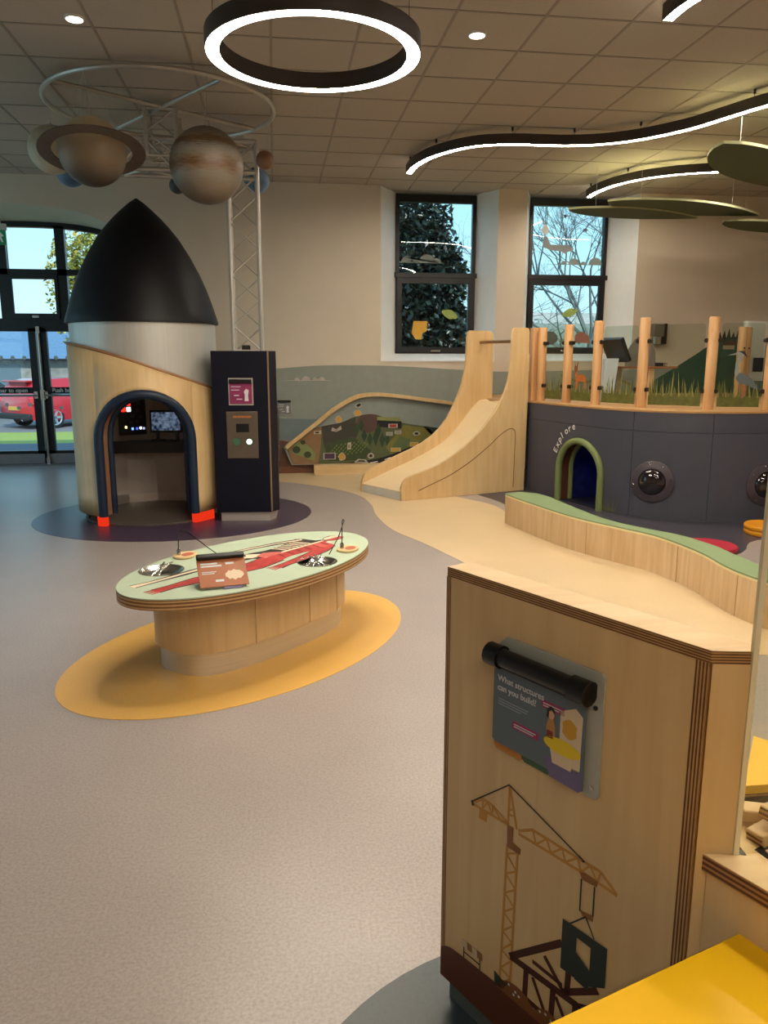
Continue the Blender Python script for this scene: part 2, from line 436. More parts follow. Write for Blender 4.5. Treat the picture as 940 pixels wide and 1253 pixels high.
# windows
def window(idx, b0, b1, label):
    win = SE('window_%d' % idx, label, (0, 0, 0))
    z0, zm, z1 = 1.625, 2.69, 3.735
    fr = MB(); y0, y1 = GY - .03, GY + .05
    fr.box(b0, b1, y0, y1, z1 - .075, z1 + .03); fr.box(b0, b0 + .05, y0, y1, zm, z1 - .07); fr.box(b1 - .05, b1, y0, y1, zm, z1 - .07)
    fr.box(b0 - .02, b1 + .02, y0 - .03, y1, zm - .03, zm + .035)
    fr.box(b0, b0 + .03, y0, y1, z0, zm - .03); fr.box(b1 - .03, b1, y0, y1, z0, zm - .03); fr.box(b0, b1, y0, y1, z0 - .01, z0 + .03)
    O('frame', fr, M_black, win, bevel=.004)
    sa = MB(); a0, a1 = b0 + .01, b1 - .015; ys = GY - .05
    sa.box(a0, a1, ys, ys + .05, zm - .11, zm - .025); sa.box(a0, a1, ys, ys + .05, z0 + .01, z0 + .085)
    sa.box(a0, a0 + .075, ys, ys + .05, z0 + .08, zm - .1); sa.box(a1 - .085, a1, ys, ys + .05, z0 + .08, zm - .1)
    s = O('sash', sa, M_black, win, bevel=.004)
    xm = (b0 + b1) / 2
    O('handle', MB().box(xm - .07, xm + .07, ys - .03, ys - .005, z0 + .02, z0 + .045), M_steel, s, bevel=.005)
    O('pane', MB().box(a0 + .07, a1 - .08, GY - .035, GY - .027, z0 + .08, zm - .1), M_glass, s, smooth=0)
    O('pane', MB().box(b0 + .045, b1 - .045, GY - .004, GY + .004, zm + .03, z1 - .07), M_glass, win, smooth=0)
    return win
win1 = window(1, 1.715, 2.85, 'black framed window with an evergreen outside')
win2 = window(2, 3.63, 4.79, 'black framed window with bare branches outside')
M_stk_grey = mat('sticker_grey', '7f8c8a', .6); M_stk_plane = mat('sticker_plane', '8b8f92', .6); M_stk_yel = mat('sticker_yellow', 'd6a63c', .6)
M_stk_grn = mat('sticker_green', '98ad5a', .6); M_stk_red = mat('sticker_red', 'a4665a', .6); M_stk_dk = mat('sticker_dark', '565c5c', .6); M_stk_wh = mat('sticker_white', 'eef4f2', .6); M_stk_star = mat('sticker_star', '766a7c', .6)
def cloud_poly(x0, x1, z0, bumps):
    top = []
    for (cx, r) in bumps:
        for k in range(9):
            a = PI - PI * k / 8; top.append((cx + r * math.cos(a), z0 + .01 + r * .95 * math.sin(a)))
    return [(x0, z0)] + top + [(x1, z0)]
def leaf_poly(cx, cz, L, wd, ang):
    pts = []
    for k in range(16):
        t = 2 * PI * k / 16; x = L / 2 * math.cos(t); y = wd / 2 * math.sin(t) * (1 - .35 * abs(math.cos(t)))
        pts.append((cx + x * math.cos(ang) - y * math.sin(ang), cz + x * math.sin(ang) + y * math.cos(ang)))
    return pts
def sticker(parent, poly, y, m, name='sticker', th=.002):
    return O(name, MB().slab(poly, (0, y, 0), (1, 0), (0, th)), m, parent, smooth=0)
yu, yl = GY - .008, GY - .038
sticker(win1, cloud_poly(1.77, 2.42, 2.86, [(1.88, .085), (1.99, .06), (2.16, .115), (2.3, .06)]), yu, M_stk_grey)
sticker(win1, [(1.97, 2.07), (2.17, 2.07), (2.16, 1.93), (2.1, 1.9), (2.08, 1.81), (2.0, 1.82), (1.94, 1.9)], yl, M_stk_yel)
sticker(win1, leaf_poly(2.49, 2.165, .25, .13, -.35), yl, M_stk_grn)
sticker(win2, cloud_poly(3.86, 4.72, 2.87, [(4.16, .045), (4.31, .085), (4.45, .04), (4.63, .1)]), yu, M_stk_grey)
sticker(win2, [(3.83, 3.12), (3.86, 3.26), (3.9, 3.24), (3.95, 3.14), (4.2, 3.14), (4.3, 3.09), (4.28, 3.06), (4.22, 3.05), (4.17, 3.02), (4.12, 3.05), (3.93, 3.07)], yu, M_stk_plane)
sticker(win2, [(3.84, 3.28), (3.8, 3.34), (3.86, 3.42), (3.92, 3.36), (3.89, 3.27)], yu, M_stk_wh)
def star(cx, cz, r): return [(cx + (r if k % 2 == 0 else r * .42) * math.sin(PI * k / 5 + .2), cz + (r if k % 2 == 0 else r * .42) * math.cos(PI * k / 5 + .2)) for k in range(10)]
sticker(win2, star(4.46, 3.35, .045), yu, M_stk_star); sticker(win2, star(4.15, 3.53, .04), yu, M_stk_star)
sticker(win2, leaf_poly(4.27, 2.2, .24, .12, .3), yl, M_stk_grn)
sticker(win2, [(4.0 + .1 * math.cos(k * PI / 8) * (1 + .12 * (k % 2)), 1.84 + .09 * math.sin(k * PI / 8) * (1 + .12 * (k % 2))) for k in range(16)], yl, M_stk_dk)
sticker(win2, [(4.36, 1.78), (4.6, 1.77), (4.58, 1.86), (4.5, 1.93), (4.42, 1.93), (4.36, 1.88)], yl, M_stk_red)
sticker(win2, [(4.22, 1.72), (4.31, 1.72), (4.31, 1.95), (4.26, 1.97), (4.22, 1.9)], yl, M_stk_yel)

# arched entrance door
door = SE('door_1', 'black framed arched glazed double entrance door', (0, 0, 0))
FY0, FY1 = 11.9, 12.0
fr = MB()
for a, b in zip(xs, xs[1:]):
    za, zb_ = arch(a), arch(b)
    fr.add([(a, FY0, za), (b, FY0, zb_), (b, FY0, zb_ - .075), (a, FY0, za - .075), (a, FY1, za), (b, FY1, zb_), (b, FY1, zb_ - .075), (a, FY1, za - .075)],
           [(0, 3, 2, 1), (4, 5, 6, 7), (3, 7, 6, 2), (0, 1, 5, 4)])
fr.box(AX - AW, AX - AW + .08, FY0, FY1, 0, AS); fr.box(AX + AW - .08, AX + AW, FY0, FY1, 0, AS)
fr.box(AX - AW, AX + AW, FY0, FY1, 1.975, 2.11); fr.box(AX - AW, AX + AW, FY0, FY1, 2.71, 2.79)
for x in (-3.75, -2.955): fr.box(x - .065, x + .065, FY0, FY1, 2.11, arch(x) - .04)
fr.box(-4.78, -4.66, FY0, FY1, 2.11, arch(-4.7) - .03)
for x in (-4.3, -2.36): fr.box(x - .05, x + .05, FY0, FY1, 0, 1.98)
O('frame', fr, M_black, door)
sa = MB(); sa.box(-3.69, -3.63, FY0 - .03, FY0, 2.1, 2.71); sa.box(-3.06, -3.02, FY0 - .03, FY0, 2.1, 2.71); sa.box(-3.63, -3.06, FY0 - .03, FY0, 2.1, 2.18); sa.box(-3.63, -3.06, FY0 - .03, FY0, 2.65, 2.72)
s = O('fanlight_sash', sa, M_black, door)
O('handle', MB().box(-3.39, -3.3, FY0 - .05, FY0 - .03, 2.12, 2.15), M_steel, s)
def pane_cols(x0, x1, z0, z1f):
    m = MB(); n = 8
    for i in range(n):
        a, b = x0 + (x1 - x0) * i / n, x0 + (x1 - x0) * (i + 1) / n
        m.poly3([(a, 11.95, z0), (b, 11.95, z0), (b, 11.95, z1f(b)), (a, 11.95, z1f(a))])
    return m
for x0, x1 in ((-5.15, -4.78), (-4.66, -3.81), (-3.69, -3.02), (-2.89, -1.78)):
    O('pane', pane_cols(x0, x1, 2.79, lambda x: arch(x) - .07), M_glass, door, smooth=0)
    O('pane', pane_cols(x0, x1, 2.11, lambda x: 2.71), M_glass, door, smooth=0)
for x0, x1 in ((-5.12, -4.35), (-2.31, -1.78)): O('pane', pane_cols(x0, x1, 0.05, lambda x: 1.975), M_glass, door, smooth=0)
M_tag = mat('sign_black', '15161a', .5); M_wh = mat('print_white', 'f2f2ee', .5, var=.01)
M_kick = mat('kick_plate', '9a9a9e', .4, .4)
for x0, x1, hx in ((-4.25, -3.385, -3.42), (-3.335, -2.41, -3.3)):
    lf = MB(); lf.box(x0, x0 + .1, 11.9, 11.97, .02, 1.975); lf.box(x1 - .1, x1, 11.9, 11.97, .02, 1.975)
    lf.box(x0, x1, 11.9, 11.97, 1.93, 1.975); lf.box(x0, x1, 11.9, 11.97, .02, .215)
    L = O('door_leaf', lf, M_black, door)
    O('pane', MB().box(x0 + .1, x1 - .1, 11.932, 11.938, .21, 1.935), M_glass, L, smooth=0)
    O('kick_plate', MB().box(x0 + .01, x1 - .01, 11.893, 11.9, .025, .17), M_kick, L)
    O('push_bar', MB().tube([(x0 + .03, 11.85, 1.025), (x1 - .03, 11.85, 1.025)], .018, 10).box(x0 + .02, x0 + .07, 11.84, 11.9, .98, 1.08).box(x1 - .07, x1 - .02, 11.84, 11.9, .98, 1.08), M_steel, L)
    sg = O('push_sign', MB().box(x0 + .1, x1 - .1, 11.925, 11.93, 1.05, 1.14), M_tag, L, smooth=0)
    text('lettering', 'Push bar to open', .083, M_wh, plane_mat((x0 + .11, 11.925), (1, 0), 1.068, .001), sg, bold=.0016)
    dm = MB()
    for k in range(4):
        dm.add([(x0 + .2 + .16 * k + .03 * math.cos(a * PI / 6), 11.929, 1.56 + .03 * math.sin(a * PI / 6)) for a in range(12)], [tuple(range(12))[::-1]])
        dm.add([(x0 + .22 + .16 * k + .028 * math.cos(a * PI / 6), 11.929, .84 + .05 * (k % 2) + .028 * math.sin(a * PI / 6)) for a in range(12)], [tuple(range(12))[::-1]])
    OP('safety_dot', dm, mat('frost_dot', 'e4eef0', .8), L, smooth=0)
O('flush_pole', MB().tube([(-3.335, 11.86, .03), (-3.335, 11.86, 2.0)], .018, 10).box(-3.36, -3.31, 11.84, 11.9, .03, .12).box(-3.36, -3.31, 11.84, 11.9, 1.9, 2.0).box(-3.37, -3.3, 11.84, 11.9, .96, 1.1), M_steel, door)
S('trim_3', MB().box(AX - AW, AX + AW, 11.84, 12.06, 0, .02), M_kick, smooth=0, label='metal door threshold')

# exit sign hung above the entrance
ex = T('exit_sign', 'green hanging emergency exit sign above the glazed entrance door', 'sign', (-3.3, 10.3, 2.9))
O('panel', MB().box(-.26, .13, -.008, .008, 0, .17), mat('exit_green', '1e9a62', .4), ex)
O('pictogram', MB().slab([(.02, .03), (.05, .09), (.03, .13), (.07, .15), (.11, .1), (.08, .09), (.1, .03), (.08, .03), (.06, .07), (.04, .03)], (0, -.009), (1, 0), (0, .001)).slab([(-.2, .07), (-.08, .07), (-.08, .04), (-.03, .085), (-.08, .13), (-.08, .1), (-.2, .1)], (0, -.009), (1, 0), (0, .001)), M_wh, ex, smooth=0)
O('housing', MB().box(-.27, .14, -.03, .03, .17, .24), mat('exit_housing', 'c9c9c4', .5), ex)
OP('suspension_rod', MB().tube([(-.2, 0, .24), (-.2, 0, .86)], .006).tube([(.08, 0, .24), (.08, 0, .86)], .006), M_truss, ex)

# ------------------------------------------------------------------ wall mural (flat print on the rear wall)
def mural(poly, hexc, off, label=None, var=.05, name='mural_print'):
    m = mat('mural_' + hexc, hexc, .7, var=var)
    return O(name, MB().slab(poly, (0, WY, 0), (1, 0), (0, off)), m, wall, smooth=0, label=label)
top = smooth_path([(-1.0, 1.36), (.05, 1.42), (.7, 1.46), (1.6, 1.45), (2.5, 1.40), (3.2, 1.37), (4.4, 1.39), (5.4, 1.41), (5.9, 1.42)], 4)
mural([(-1.0, 0)] + top + [(5.9, 0)], '8d938b', .002, 'grey green painted sky band')
mural([(-1.0, 0), (-1.0, .74), (.03, .754), (.7, .736), (1.2, .66), (1.6, .5), (2.0, 0)], '6f7c7e', .003, 'blue grey hill band')
mural([(-.6, 0), (-.6, .5), (.0, .46), (.25, .45), (.45, .3), (.6, 0)], '9a7560', .004)
mural(smooth_path([(-.3, .2), (-.2, .42), (0, .46), (.2, .42), (.27, .33), (.22, .22), (0, .18)], 4, True), '5c4032', .005)
mural([(-.4, 0), (-.4, .2), (.1, .25), (.3, .2), (.45, .17), (.55, .1), (.6, 0)], '5a3826', .006)
mural([(-.4, 0), (-.4, .06), (.2, .1), (.5, .04), (.6, 0)], '704632', .007)
mural(cloud_poly(.06, .78, 1.255, [(.3, .035), (.42, .055), (.55, .04), (.63, .045)]), 'b9aea8', .005, 'pale pink cloud')
hill = smooth_path([(5.15, 1.12), (5.5, 1.3), (6.0, 1.6), (6.3, 1.79), (6.5, 1.85), (6.9, 1.84), (7.4, 1.75), (8.1, 1.7)], 4)
mural([(5.15, .9)] + hill + [(8.1, .9)], '2f5446', .004, 'dark green hill', .12)
mural(smooth_path([(6.15, 1.1), (6.5, 1.25), (6.75, 1.45), (6.8, 1.75), (7.2, 1.75), (7.6, 1.4), (7.6, 1.0), (6.4, 1.0)], 4, True), '3c5a40', .006)
for i in range(9):
    x = 6.36 + i * .07; h = .1 + .05 * ((i * 7) % 3) / 2
    mural([(x - .035, 1.82), (x, 1.82 + h), (x + .035, 1.82)], '26382e', .007)
mural([(6.42, 1.68), (6.42, 1.74), (6.47, 1.78), (6.6, 1.78), (6.6, 1.68)], 'b9a98e', .009)
mural([(6.4, 1.735), (6.46, 1.8), (6.63, 1.8), (6.62, 1.735)], '5a4034', .010)
mural(smooth_path([(4.0, 1.33), (4.35, 1.24), (4.7, 1.32), (5.05, 1.2)], 5) + smooth_path([(5.05, 1.17), (4.7, 1.28), (4.35, 1.2), (4.0, 1.3)], 5), '7b7a55', .006)

# flip-chart information signs ------------------------------------------------
M_page_dark = mat('page_slate', '5a6873', .4, var=.02); M_page_mag = mat('page_magenta', '8a2f5c', .4, var=.02)
M_page_brown = mat('page_copper', 'a8653f', .35, var=.02); M_page_grey = mat('page_grey', '77777a', .4); M_clear = mat('plate_clear', 'a8a99f', .25)
M_mag = mat('print_magenta', 'a02a63', .5); M_org = mat('tab_orange', 'c07a2c', .5); M_tabg = mat('tab_green', '3f6040', .5); M_tabp = mat('tab_purple', '6d6288', .5)
M_txt = mat('print_pale', 'cfd2d4', .5)
def lines_mb(o, d, rows, off, h=.003):
    m = MB()
    for s0, s1, z in rows: m.slab([(s0, z), (s1, z), (s1, z + h), (s0, z + h)], o, d, (off, off + .0006))
    return m
def small_sign(name, label, o, d, z, wdt, hgt, page, textcol, parent_loc, mark=True):
    t = T(name, label, 'sign', parent_loc)
    W('backplate', MB().slab([(-.01, z - .012), (wdt + .01, z - .012), (wdt + .01, z + hgt + .012), (-.01, z + hgt + .012)], o, d, (.0, .006)), M_clear, t, smooth=0)
    W('binder_bar', MB().slab([(0, z + hgt * .84), (wdt, z + hgt * .84), (wdt, z + hgt), (0, z + hgt)], o, d, (.006, .03)), M_blackpl, t, bevel=.004)
    p = W('page', MB().slab([(0, z), (wdt, z), (wdt, z + hgt * .84), (0, z + hgt * .84)], o, d, (.006, .012)), page, t, smooth=0)
    WP_('text_line', lines_mb(o, d, [(wdt * .08, wdt * .5, z + hgt * .68), (wdt * .08, wdt * .45, z + hgt * .55), (wdt * .2, wdt * .42, z + hgt * .33), (wdt * .3, wdt * .56, z + hgt * .18)], .012, hgt * .035), textcol, p, smooth=0)
    if mark:
        W('illustration', MB().slab([(wdt * .66, z + hgt * .12), (wdt * .84, z + hgt * .12), (wdt * .82, z + hgt * .35), (wdt * .86, z + hgt * .55), (wdt * .74, z + hgt * .62), (wdt * .64, z + hgt * .5), (wdt * .68, z + hgt * .35)], o, d, (.012, .0126)), textcol, p, smooth=0)
    return t
small_sign('information_sign', 'small grey flip sign on the mural wall beside the navy kiosk', (.03, WY - .008), (1, 0), .81, .18, .19, M_page_grey, M_txt, (.12, WY - .01, .81))

# magnetic play panel
mp_ = T('magnetic_play_board', 'hill shaped magnetic play board with curved wooden rail below the window', 'play board', (1.2, WY - .05, 0))
rail = smooth_path([(.12, .385), (.165, .429), (.308, .54), (.507, .692), (.735, .872), (.935, .996), (1.105, 1.071), (1.333, 1.097), (1.619, 1.076), (1.966, 1.031), (2.42, .968)], 5)
BY = WY - .045
def board(poly, hexc, t0, t1, name='board_print', par=None, label=None):
    return W(name, MB().slab(poly, (0, BY, 0), (1, 0), (t0, t1)), mat('board_' + hexc, hexc, .5, var=.08), par or mp_, smooth=0, label=label)
bd = W('board', MB().slab([(.1, .36), (.2, .12)] + [(2.45, .12)] + rail[::-1], (0, BY, 0), (1, 0), (-.03, 0)), mat('board_sky', '8b9490', .5), mp_, smooth=0)
hl = smooth_path([(.165, .41), (.393, .581), (.647, .648), (.875, .688), (1.075, .77), (1.303, .805), (1.505, .752), (1.736, .678), (2.028, .632), (2.264, .6), (2.43, .58)], 4)
board([(.13, .37), (.21, .13)] + [(2.43, .13)] + hl[::-1], '58603f', 0, .0015, par=bd)
board([(.15, .38), (.38, .565), (.62, .635), (.60, .35), (.56, .13), (.21, .13)], '8a6a48', .0015, .003, par=bd)
board(smooth_path([(.2, .3), (.28, .43), (.4, .4), (.52, .28), (.5, .18), (.34, .24)], 4, True), '7d8a56', .002, .0035, par=bd)
for cx, cz, r in ((.27, .33, .055), (.42, .26, .05), (.36, .43, .035)): board(ellipse(cx, cz, r, r * .9, 0, 14), '34402a', .004, .005, par=bd)
board([(.62, .645), (.875, .688), (1.08, .765), (1.1, .5), (1.05, .42), (.64, .38)], '3c3a34', .0015, .003, par=bd)
board([(.64, .4), (1.05, .5), (1.3, .3), (1.2, .17), (.7, .17)], '3a4a2c', .002, .004, par=bd)
rows = MB()
for i in range(9):
    for j in range(6):
        x = .66 + i * .06 + j * .03; z = .2 + j * .037 + i * .009 - j * .004
        if x < 1.25 - (j > 4) * .1: rows.slab([(x, z), (x + .022, z + .012), (x + .022, z + .03), (x, z + .018)], (0, BY, 0), (1, 0), (.004, .005))
W('crop_rows', rows, mat('crop_green', '6b7f3a', .6), bd, smooth=0, kind='stuff')
board(smooth_path([(1.1, .62), (1.14, .77), (1.3, .8), (1.42, .76), (1.4, .62), (1.25, .55)], 4, True), '57403a', .002, .0035, par=bd)
for i, (x, z, h) in enumerate([(1.1, .5, .2), (1.2, .42, .18), (1.28, .36, .2), (1.36, .36, .24), (1.45, .34, .22), (1.4, .48, .2), (1.52, .36, .2), (1.16, .56, .18)]):
    board([(x, z), (x + .04, z + h * .5), (x, z + h), (x - .04, z + h * .5)], '26402a' if i % 2 else '2f4a2e', .004 + i * .0002, .006 + i * .0002, par=bd)
board([(1.5, .35), (1.75, .65), (2.1, .6), (2.2, .5), (1.9, .3), (1.6, .22)], '7c7a3c', .002, .0035, par=bd)
board([(1.55, .3), (1.7, .5), (1.85, .45), (1.75, .25)], '5d7048', .0036, .0045, par=bd)
board([(2.02, .63), (2.43, .58), (2.43, .3), (2.2, .45)], '27362c', .002, .0035, par=bd)
road = smooth_path([(.6, .115), (.926, .135), (1.389, .19), (1.738, .304), (2.089, .458), (2.43, .6)], 4)
board(road + [(p[0] + .01, p[1] - .08) for p in road[::-1]], '14151c', .005, .006, par=bd)
dash = MB()
for i in range(3, len(road) - 2, 2):
    a, b = road[i], road[i + 1]; dash.slab([(a[0], a[1] - .035), (b[0], b[1] - .035), (b[0], b[1] - .045), (a[0], a[1] - .045)], (0, BY, 0), (1, 0), (.006, .007))
WP_('road_dash', dash, M_wh, bd, smooth=0)
board([(1.38, .63), (1.72, .6), (1.72, .7), (1.38, .72)], '14151c', .004, .0055, par=bd)
board([(1.38, .715), (1.7, .69), (1.7, .755), (1.38, .765)], '8c8f5a', .004, .0055, par=bd)
W('rail', MB().slab(rail + [(p[0] + .022, p[1] - .05) for p in rail[::-1]], (0, BY, 0), (1, 0), (0, .07)), M_ply, mp_)
W('ledge', MB().box(.5, 1.42, WY - .2, WY - .05, 0, .13), M_plyh, mp_, bevel=.004)
def magnet(label, x, z, col, outline, inner, grp='magnets on the play board'):
    t = T('magnet', label, 'magnet', (x, BY, z), 0, grp)
    O('base', MB().slab(outline, (0, -.008, 0), (1, 0), (0, .004)), mat('magnet_edge', 'b9b1a3', .5), t, smooth=0)
    O('print', MB().slab(inner, (0, -.012, 0), (1, 0), (0, .001)), mat('magnet_' + col, col, .5), t, smooth=0)
def blob(w_, h_, s=1., n=14): return [(w_ / 2 * s * math.cos(2 * PI * k / n) * (1 + .15 * math.sin(3 * k)), h_ / 2 * s * math.sin(2 * PI * k / n) * (1 + .12 * math.cos(2 * k))) for k in range(n)]
def rect(w_, h_, s=1.): return [(-w_ / 2 * s, -h_ / 2 * s), (w_ / 2 * s, -h_ / 2 * s), (w_ / 2 * s, h_ / 2 * s), (-w_ / 2 * s, h_ / 2 * s)]
magnet('black bird magnet above the others on the grey board sky', 1.12, .92, '1a1a1a', [(-.05, 0), (-.02, .03), (.05, .04), (.04, 0), (.02, -.03), (-.04, -.02)], [(-.035, 0), (0, .025), (.04, .03), (.03, 0), (0, -.02)])
magnet('yellow flower shaped magnet right under the black bird magnet', 1.11, .82, 'c99a3c', blob(.11, .09), blob(.11, .09, .8))
magnet('yellow flower shaped magnet at the left hill crest', .85, .735, 'c99a3c', blob(.09, .1), blob(.09, .1, .8))
magnet('dark purple bus magnet at the foot of the board', .72, .235, '4a3050', rect(.17, .09), rect(.17, .09, .82))
magnet('yellow figure magnet next to the purple bus magnet', .89, .225, 'c99a3c', blob(.1, .11), blob(.1, .11, .8))
magnet('small white cow magnet on the brown field', .56, .56, '3b2f2c', [(-.05, -.02), (.05, -.02), (.05, .03), (-.05, .02)], [(-.03, -.01), (.02, -.01), (.02, .015), (-.03, .01)])
magnet('white crow foot magnet on the dark field', .82, .6, '55554f', [(-.07, -.02), (-.06, .03), (0, .0), (.06, .05), (.07, -.0), (0, -.03)], [(-.05, 0), (0, -.01), (.05, .02), (0, -.02)])
magnet('white rabbit magnet in the crop rows', .99, .375, '8d5f45', [(-.025, -.05), (.025, -.05), (.03, .05), (-.02, .04)], [(-.012, -.03), (.01, -.03), (.012, .01), (-.01, .01)])
magnet('red lorry magnet with white edge on the dark bridge', 1.6, .64, 'a83a34', rect(.13, .055), rect(.13, .055, .7))
magnet('white van magnet under the bridge, left of a twin', 1.55, .53, '8f9488', rect(.09, .05), rect(.09, .05, .75))
magnet('white van magnet under the bridge, right of a twin', 1.67, .55, '8f9488', rect(.09, .05), rect(.09, .05, .75))
magnet('yellow car magnet on the black road', 1.64, .31, 'c7a13c', rect(.14, .055), rect(.14, .055, .8))
magnet('yellow tractor magnet farther up the black road', 1.9, .38, 'c7a13c', rect(.12, .06), rect(.12, .06, .8))
magnet('black and white dog magnet on the olive field', 1.93, .53, '1c1c1c', blob(.1, .06), blob(.1, .06, .6))
magnet('white skull shaped magnet on the lower road', 1.29, .23, '2a2a2a', blob(.09, .08), blob(.09, .08, .55))
magnet('white racing car magnet on the ledge end of the road', 1.16, .16, '3a3a36', [(-.1, -.02), (.1, -.03), (.06, .02), (-.05, .03)], [(-.07, -.01), (.06, -.015), (.04, .01), (-.03, .015)])

# ------------------------------------------------------------------ rocket
RK = T('rocket_play_pod', 'walk-in play rocket with black nose cone and plywood skirt', 'play rocket', (-1.25, 7.95, 0), math.radians(5))
def pol(R, th, z): return (R * math.sin(th), -R * math.cos(th), z)
HW, HS, HT = .455, .80, 1.245      # doorway half width (arc), spring height, crown
def hole(s): return HS + (HT - HS) * math.sqrt(max(0, 1 - (s / HW) ** 2))
def skirt(R, t0, t1, zlow, topf, nz=4):
    m = MB(); N = 90
    ths = sorted(set([t0 + (t1 - t0) * i / N for i in range(N + 1)] + [-HW / R, HW / R]))
    for a, b in zip(ths, ths[1:]):
        inside = abs((a + b) / 2 * R) < HW
        la = hole(a * R) if inside else zlow; lb = hole(b * R) if inside else zlow
        ta, tb = topf(a), topf(b)
        def lev(z0, z1, n): return [z0 + (z1 - z0) * k / n for k in range(n + 1)]
        A = lev(la, ta, nz) if inside else lev(zlow, HS, nz)[:-1] + lev(HS, ta, nz)
        B = lev(lb, tb, nz) if inside else lev(zlow, HS, nz)[:-1] + lev(HS, tb, nz)
        for k in range(len(A) - 1):
            m.add([pol(R, a, A[k]), pol(R, b, B[k]), pol(R, b, B[k + 1]), pol(R, a, A[k + 1])], [(0, 1, 2, 3)])
    return m
def weld(o, d=.0005):
    mo = o.modifiers.new('weld', 'WELD'); mo.merge_threshold = d
tp = lambda th: 1.47 - .25 * math.sin(max(-PI / 2, min(PI / 2, th))) + .03 * math.cos(2 * th) * (th < 0) + .03 * (th >= 0) * math.cos(th)
o = O('skirt', skirt(.715, math.radians(-125), math.radians(98), .095, tp), M_ply, RK, smooth=60)
so = o.modifiers.new('solid', 'SOLIDIFY'); so.thickness = .022; so.offset = -1; weld(o)
lip = [pol(.708, math.radians(-125 + 223 * i / 70), tp(math.radians(-125 + 223 * i / 70)) + .006) for i in range(71)]
O('skirt_rim', MB().tube(lip, .014, 6), mat('rim_wood', '9c7048', .5), RK)
o = O('hull', skirt(.682, -PI, PI, .095, lambda th: 1.89, 6), M_alu, RK, smooth=60); weld(o)
nose = [(1, 0), (.985, .06), (.94, .15), (.875, .27), (.785, .40), (.67, .54), (.53, .68), (.42, .765), (.31, .84), (.2, .905), (.1, .96), (.03, .99), (.002, 1)]
O('nose_cone', MB().lathe([(.69, 1.872), (.715, 1.876), (.715, 1.896)] + [(.705 * r, 1.896 + 1.14 * z) for r, z in nose[1:]], 48), M_nose, RK, smooth=50)
def archpath(R, w_, zs, zt, z0, n=22):
    p = [pol(R, -w_ / R, z0), pol(R, -w_ / R, (z0 + zs) / 2)]
    for i in range(n + 1):
        a = PI - PI * i / n; p.append(pol(R, w_ * math.cos(a) / R, zs + (zt - zs) * math.sin(a)))
    return p + [pol(R, w_ / R, (z0 + zs) / 2), pol(R, w_ / R, z0)]
O('door_padding', MB().tube(archpath(.722, HW - .012, HS, HT - .012, .1), .042, 10), M_pad, RK, smooth=60)
def shift(path, R, k):   # inner frame sits a little to the right of the outer one
    out = []
    for x, y, z in path:
        th = math.atan2(x, -y); th = th + k if th < 0 else th + k * .1
        out.append(pol(R, th, z))
    return out
ap1, ap2 = archpath(.72, HW, HS, HT, .1), shift(archpath(.55, HW - .06, HS, HT - .03, .1), .55, .06)
m = MB()
for i in range(len(ap1) - 1): m.poly3([ap1[i], ap1[i + 1], ap2[i + 1], ap2[i]])
O('door_lining', m, mat('door_lining', '8d6647', .55), RK, smooth=50)
O('door_padding', MB().tube(ap2, .034, 10), M_pad, RK, smooth=60)
M_in = mat('pod_interior', 'd0c8bd', .6)
m = MB()
for i in range(8):
    a, b = math.radians(70 + 27.5 * i), math.radians(70 + 27.5 * (i + 1))
    m.poly3([pol(.64, a, .02), pol(.64, b, .02), pol(.64, b, 1.86), pol(.64, a, 1.86)])
O('inner_wall', m, M_in, RK, smooth=0)
O('inner_ceiling', MB().lathe([(.63, 1.6), (.63, 1.62)], 24), M_in, RK)
m = MB()
for i in range(8):
    a, b = math.radians(70 + 27.5 * i), math.radians(70 + 27.5 * (i + 1)); m.poly3([pol(.63, a, .02), pol(.63, b, .02), pol(.63, b, .11), pol(.63, a, .11)])
O('kick_strip', m, M_toe, RK, smooth=0)
O('pod_floor', MB().lathe([(.655, .003), (.655, .02)], 40), mat('mesh_floor', '5c524b', .5, .1, .3, 60, bump=.4), RK)
O('shelf', MB().prism([(-.40, .40), (.5, .28), (.5, .38), (.2, .57), (-.25, .57), (-.42, .46)], .575, .695), mat('shelf_dark', '3a3531', .5), RK, bevel=.004)
cp_ = O('control_panel', MB().obox(rot(0, 0, .35, (-.205, .51, .955)), .28, .03, .40), M_blackpl, RK, bevel=.004)
ctl = rot(0, 0, .35, (-.205, .51, .955)) @ Matrix.Diagonal((.84, 1, .95, 1))
for i, (dx, dz, colr, st) in enumerate([(-.11, .14, 'ffffff', 3.), (-.045, .14, 'ff2418', 3.), (-.11, .075, 'ff2418', 3.), (-.045, .075, 'ffffff', 3.), (-.09, -.12, 'ffe08a', 3.), (-.01, -.14, '5a7bff', 4.), (.045, -.14, '3c58d8', 2.), (.09, -.135, 'ffffff', 3.), (.13, -.14, 'a0a0c0', 1.5)]):
    k = MB(); sz = .05 if i < 4 else .026
    k.obox(ctl @ Matrix.Translation((dx, -.02, dz)), sz, .012, sz)
    O('lit_button', k, emit('btn_%s_%g' % (colr, st), colr, st), cp_, bevel=.005)
k = MB()
for dx, dz in ((.08, .14), (.07, .06), (0, 0), (.1, -.01), (-.02, -.07), (.06, -.06)):
    k.obox(ctl @ Matrix.Translation((dx, -.018, dz)), .045, .008, .035)
OP('switch', k, mat('switch_grey', '3a3a40', .5), cp_)
mon = O('monitor', MB().obox(rot(-.06, 0, -.12, (.14, .42, .90)), .33, .03, .235).obox(rot(0, 0, -.12, (.05, .42, .75)), .03, .03, .12).box(-.02, .13, .38, .48, .695, .71).obox(rot(0, 0, -.12, (.25, .40, .75)), .03, .03, .12), M_blackpl, RK, bevel=.004)
scr = bpy.data.materials.new('screen_image'); scr.use_nodes = True; n_ = scr.node_tree; n_.nodes.clear()
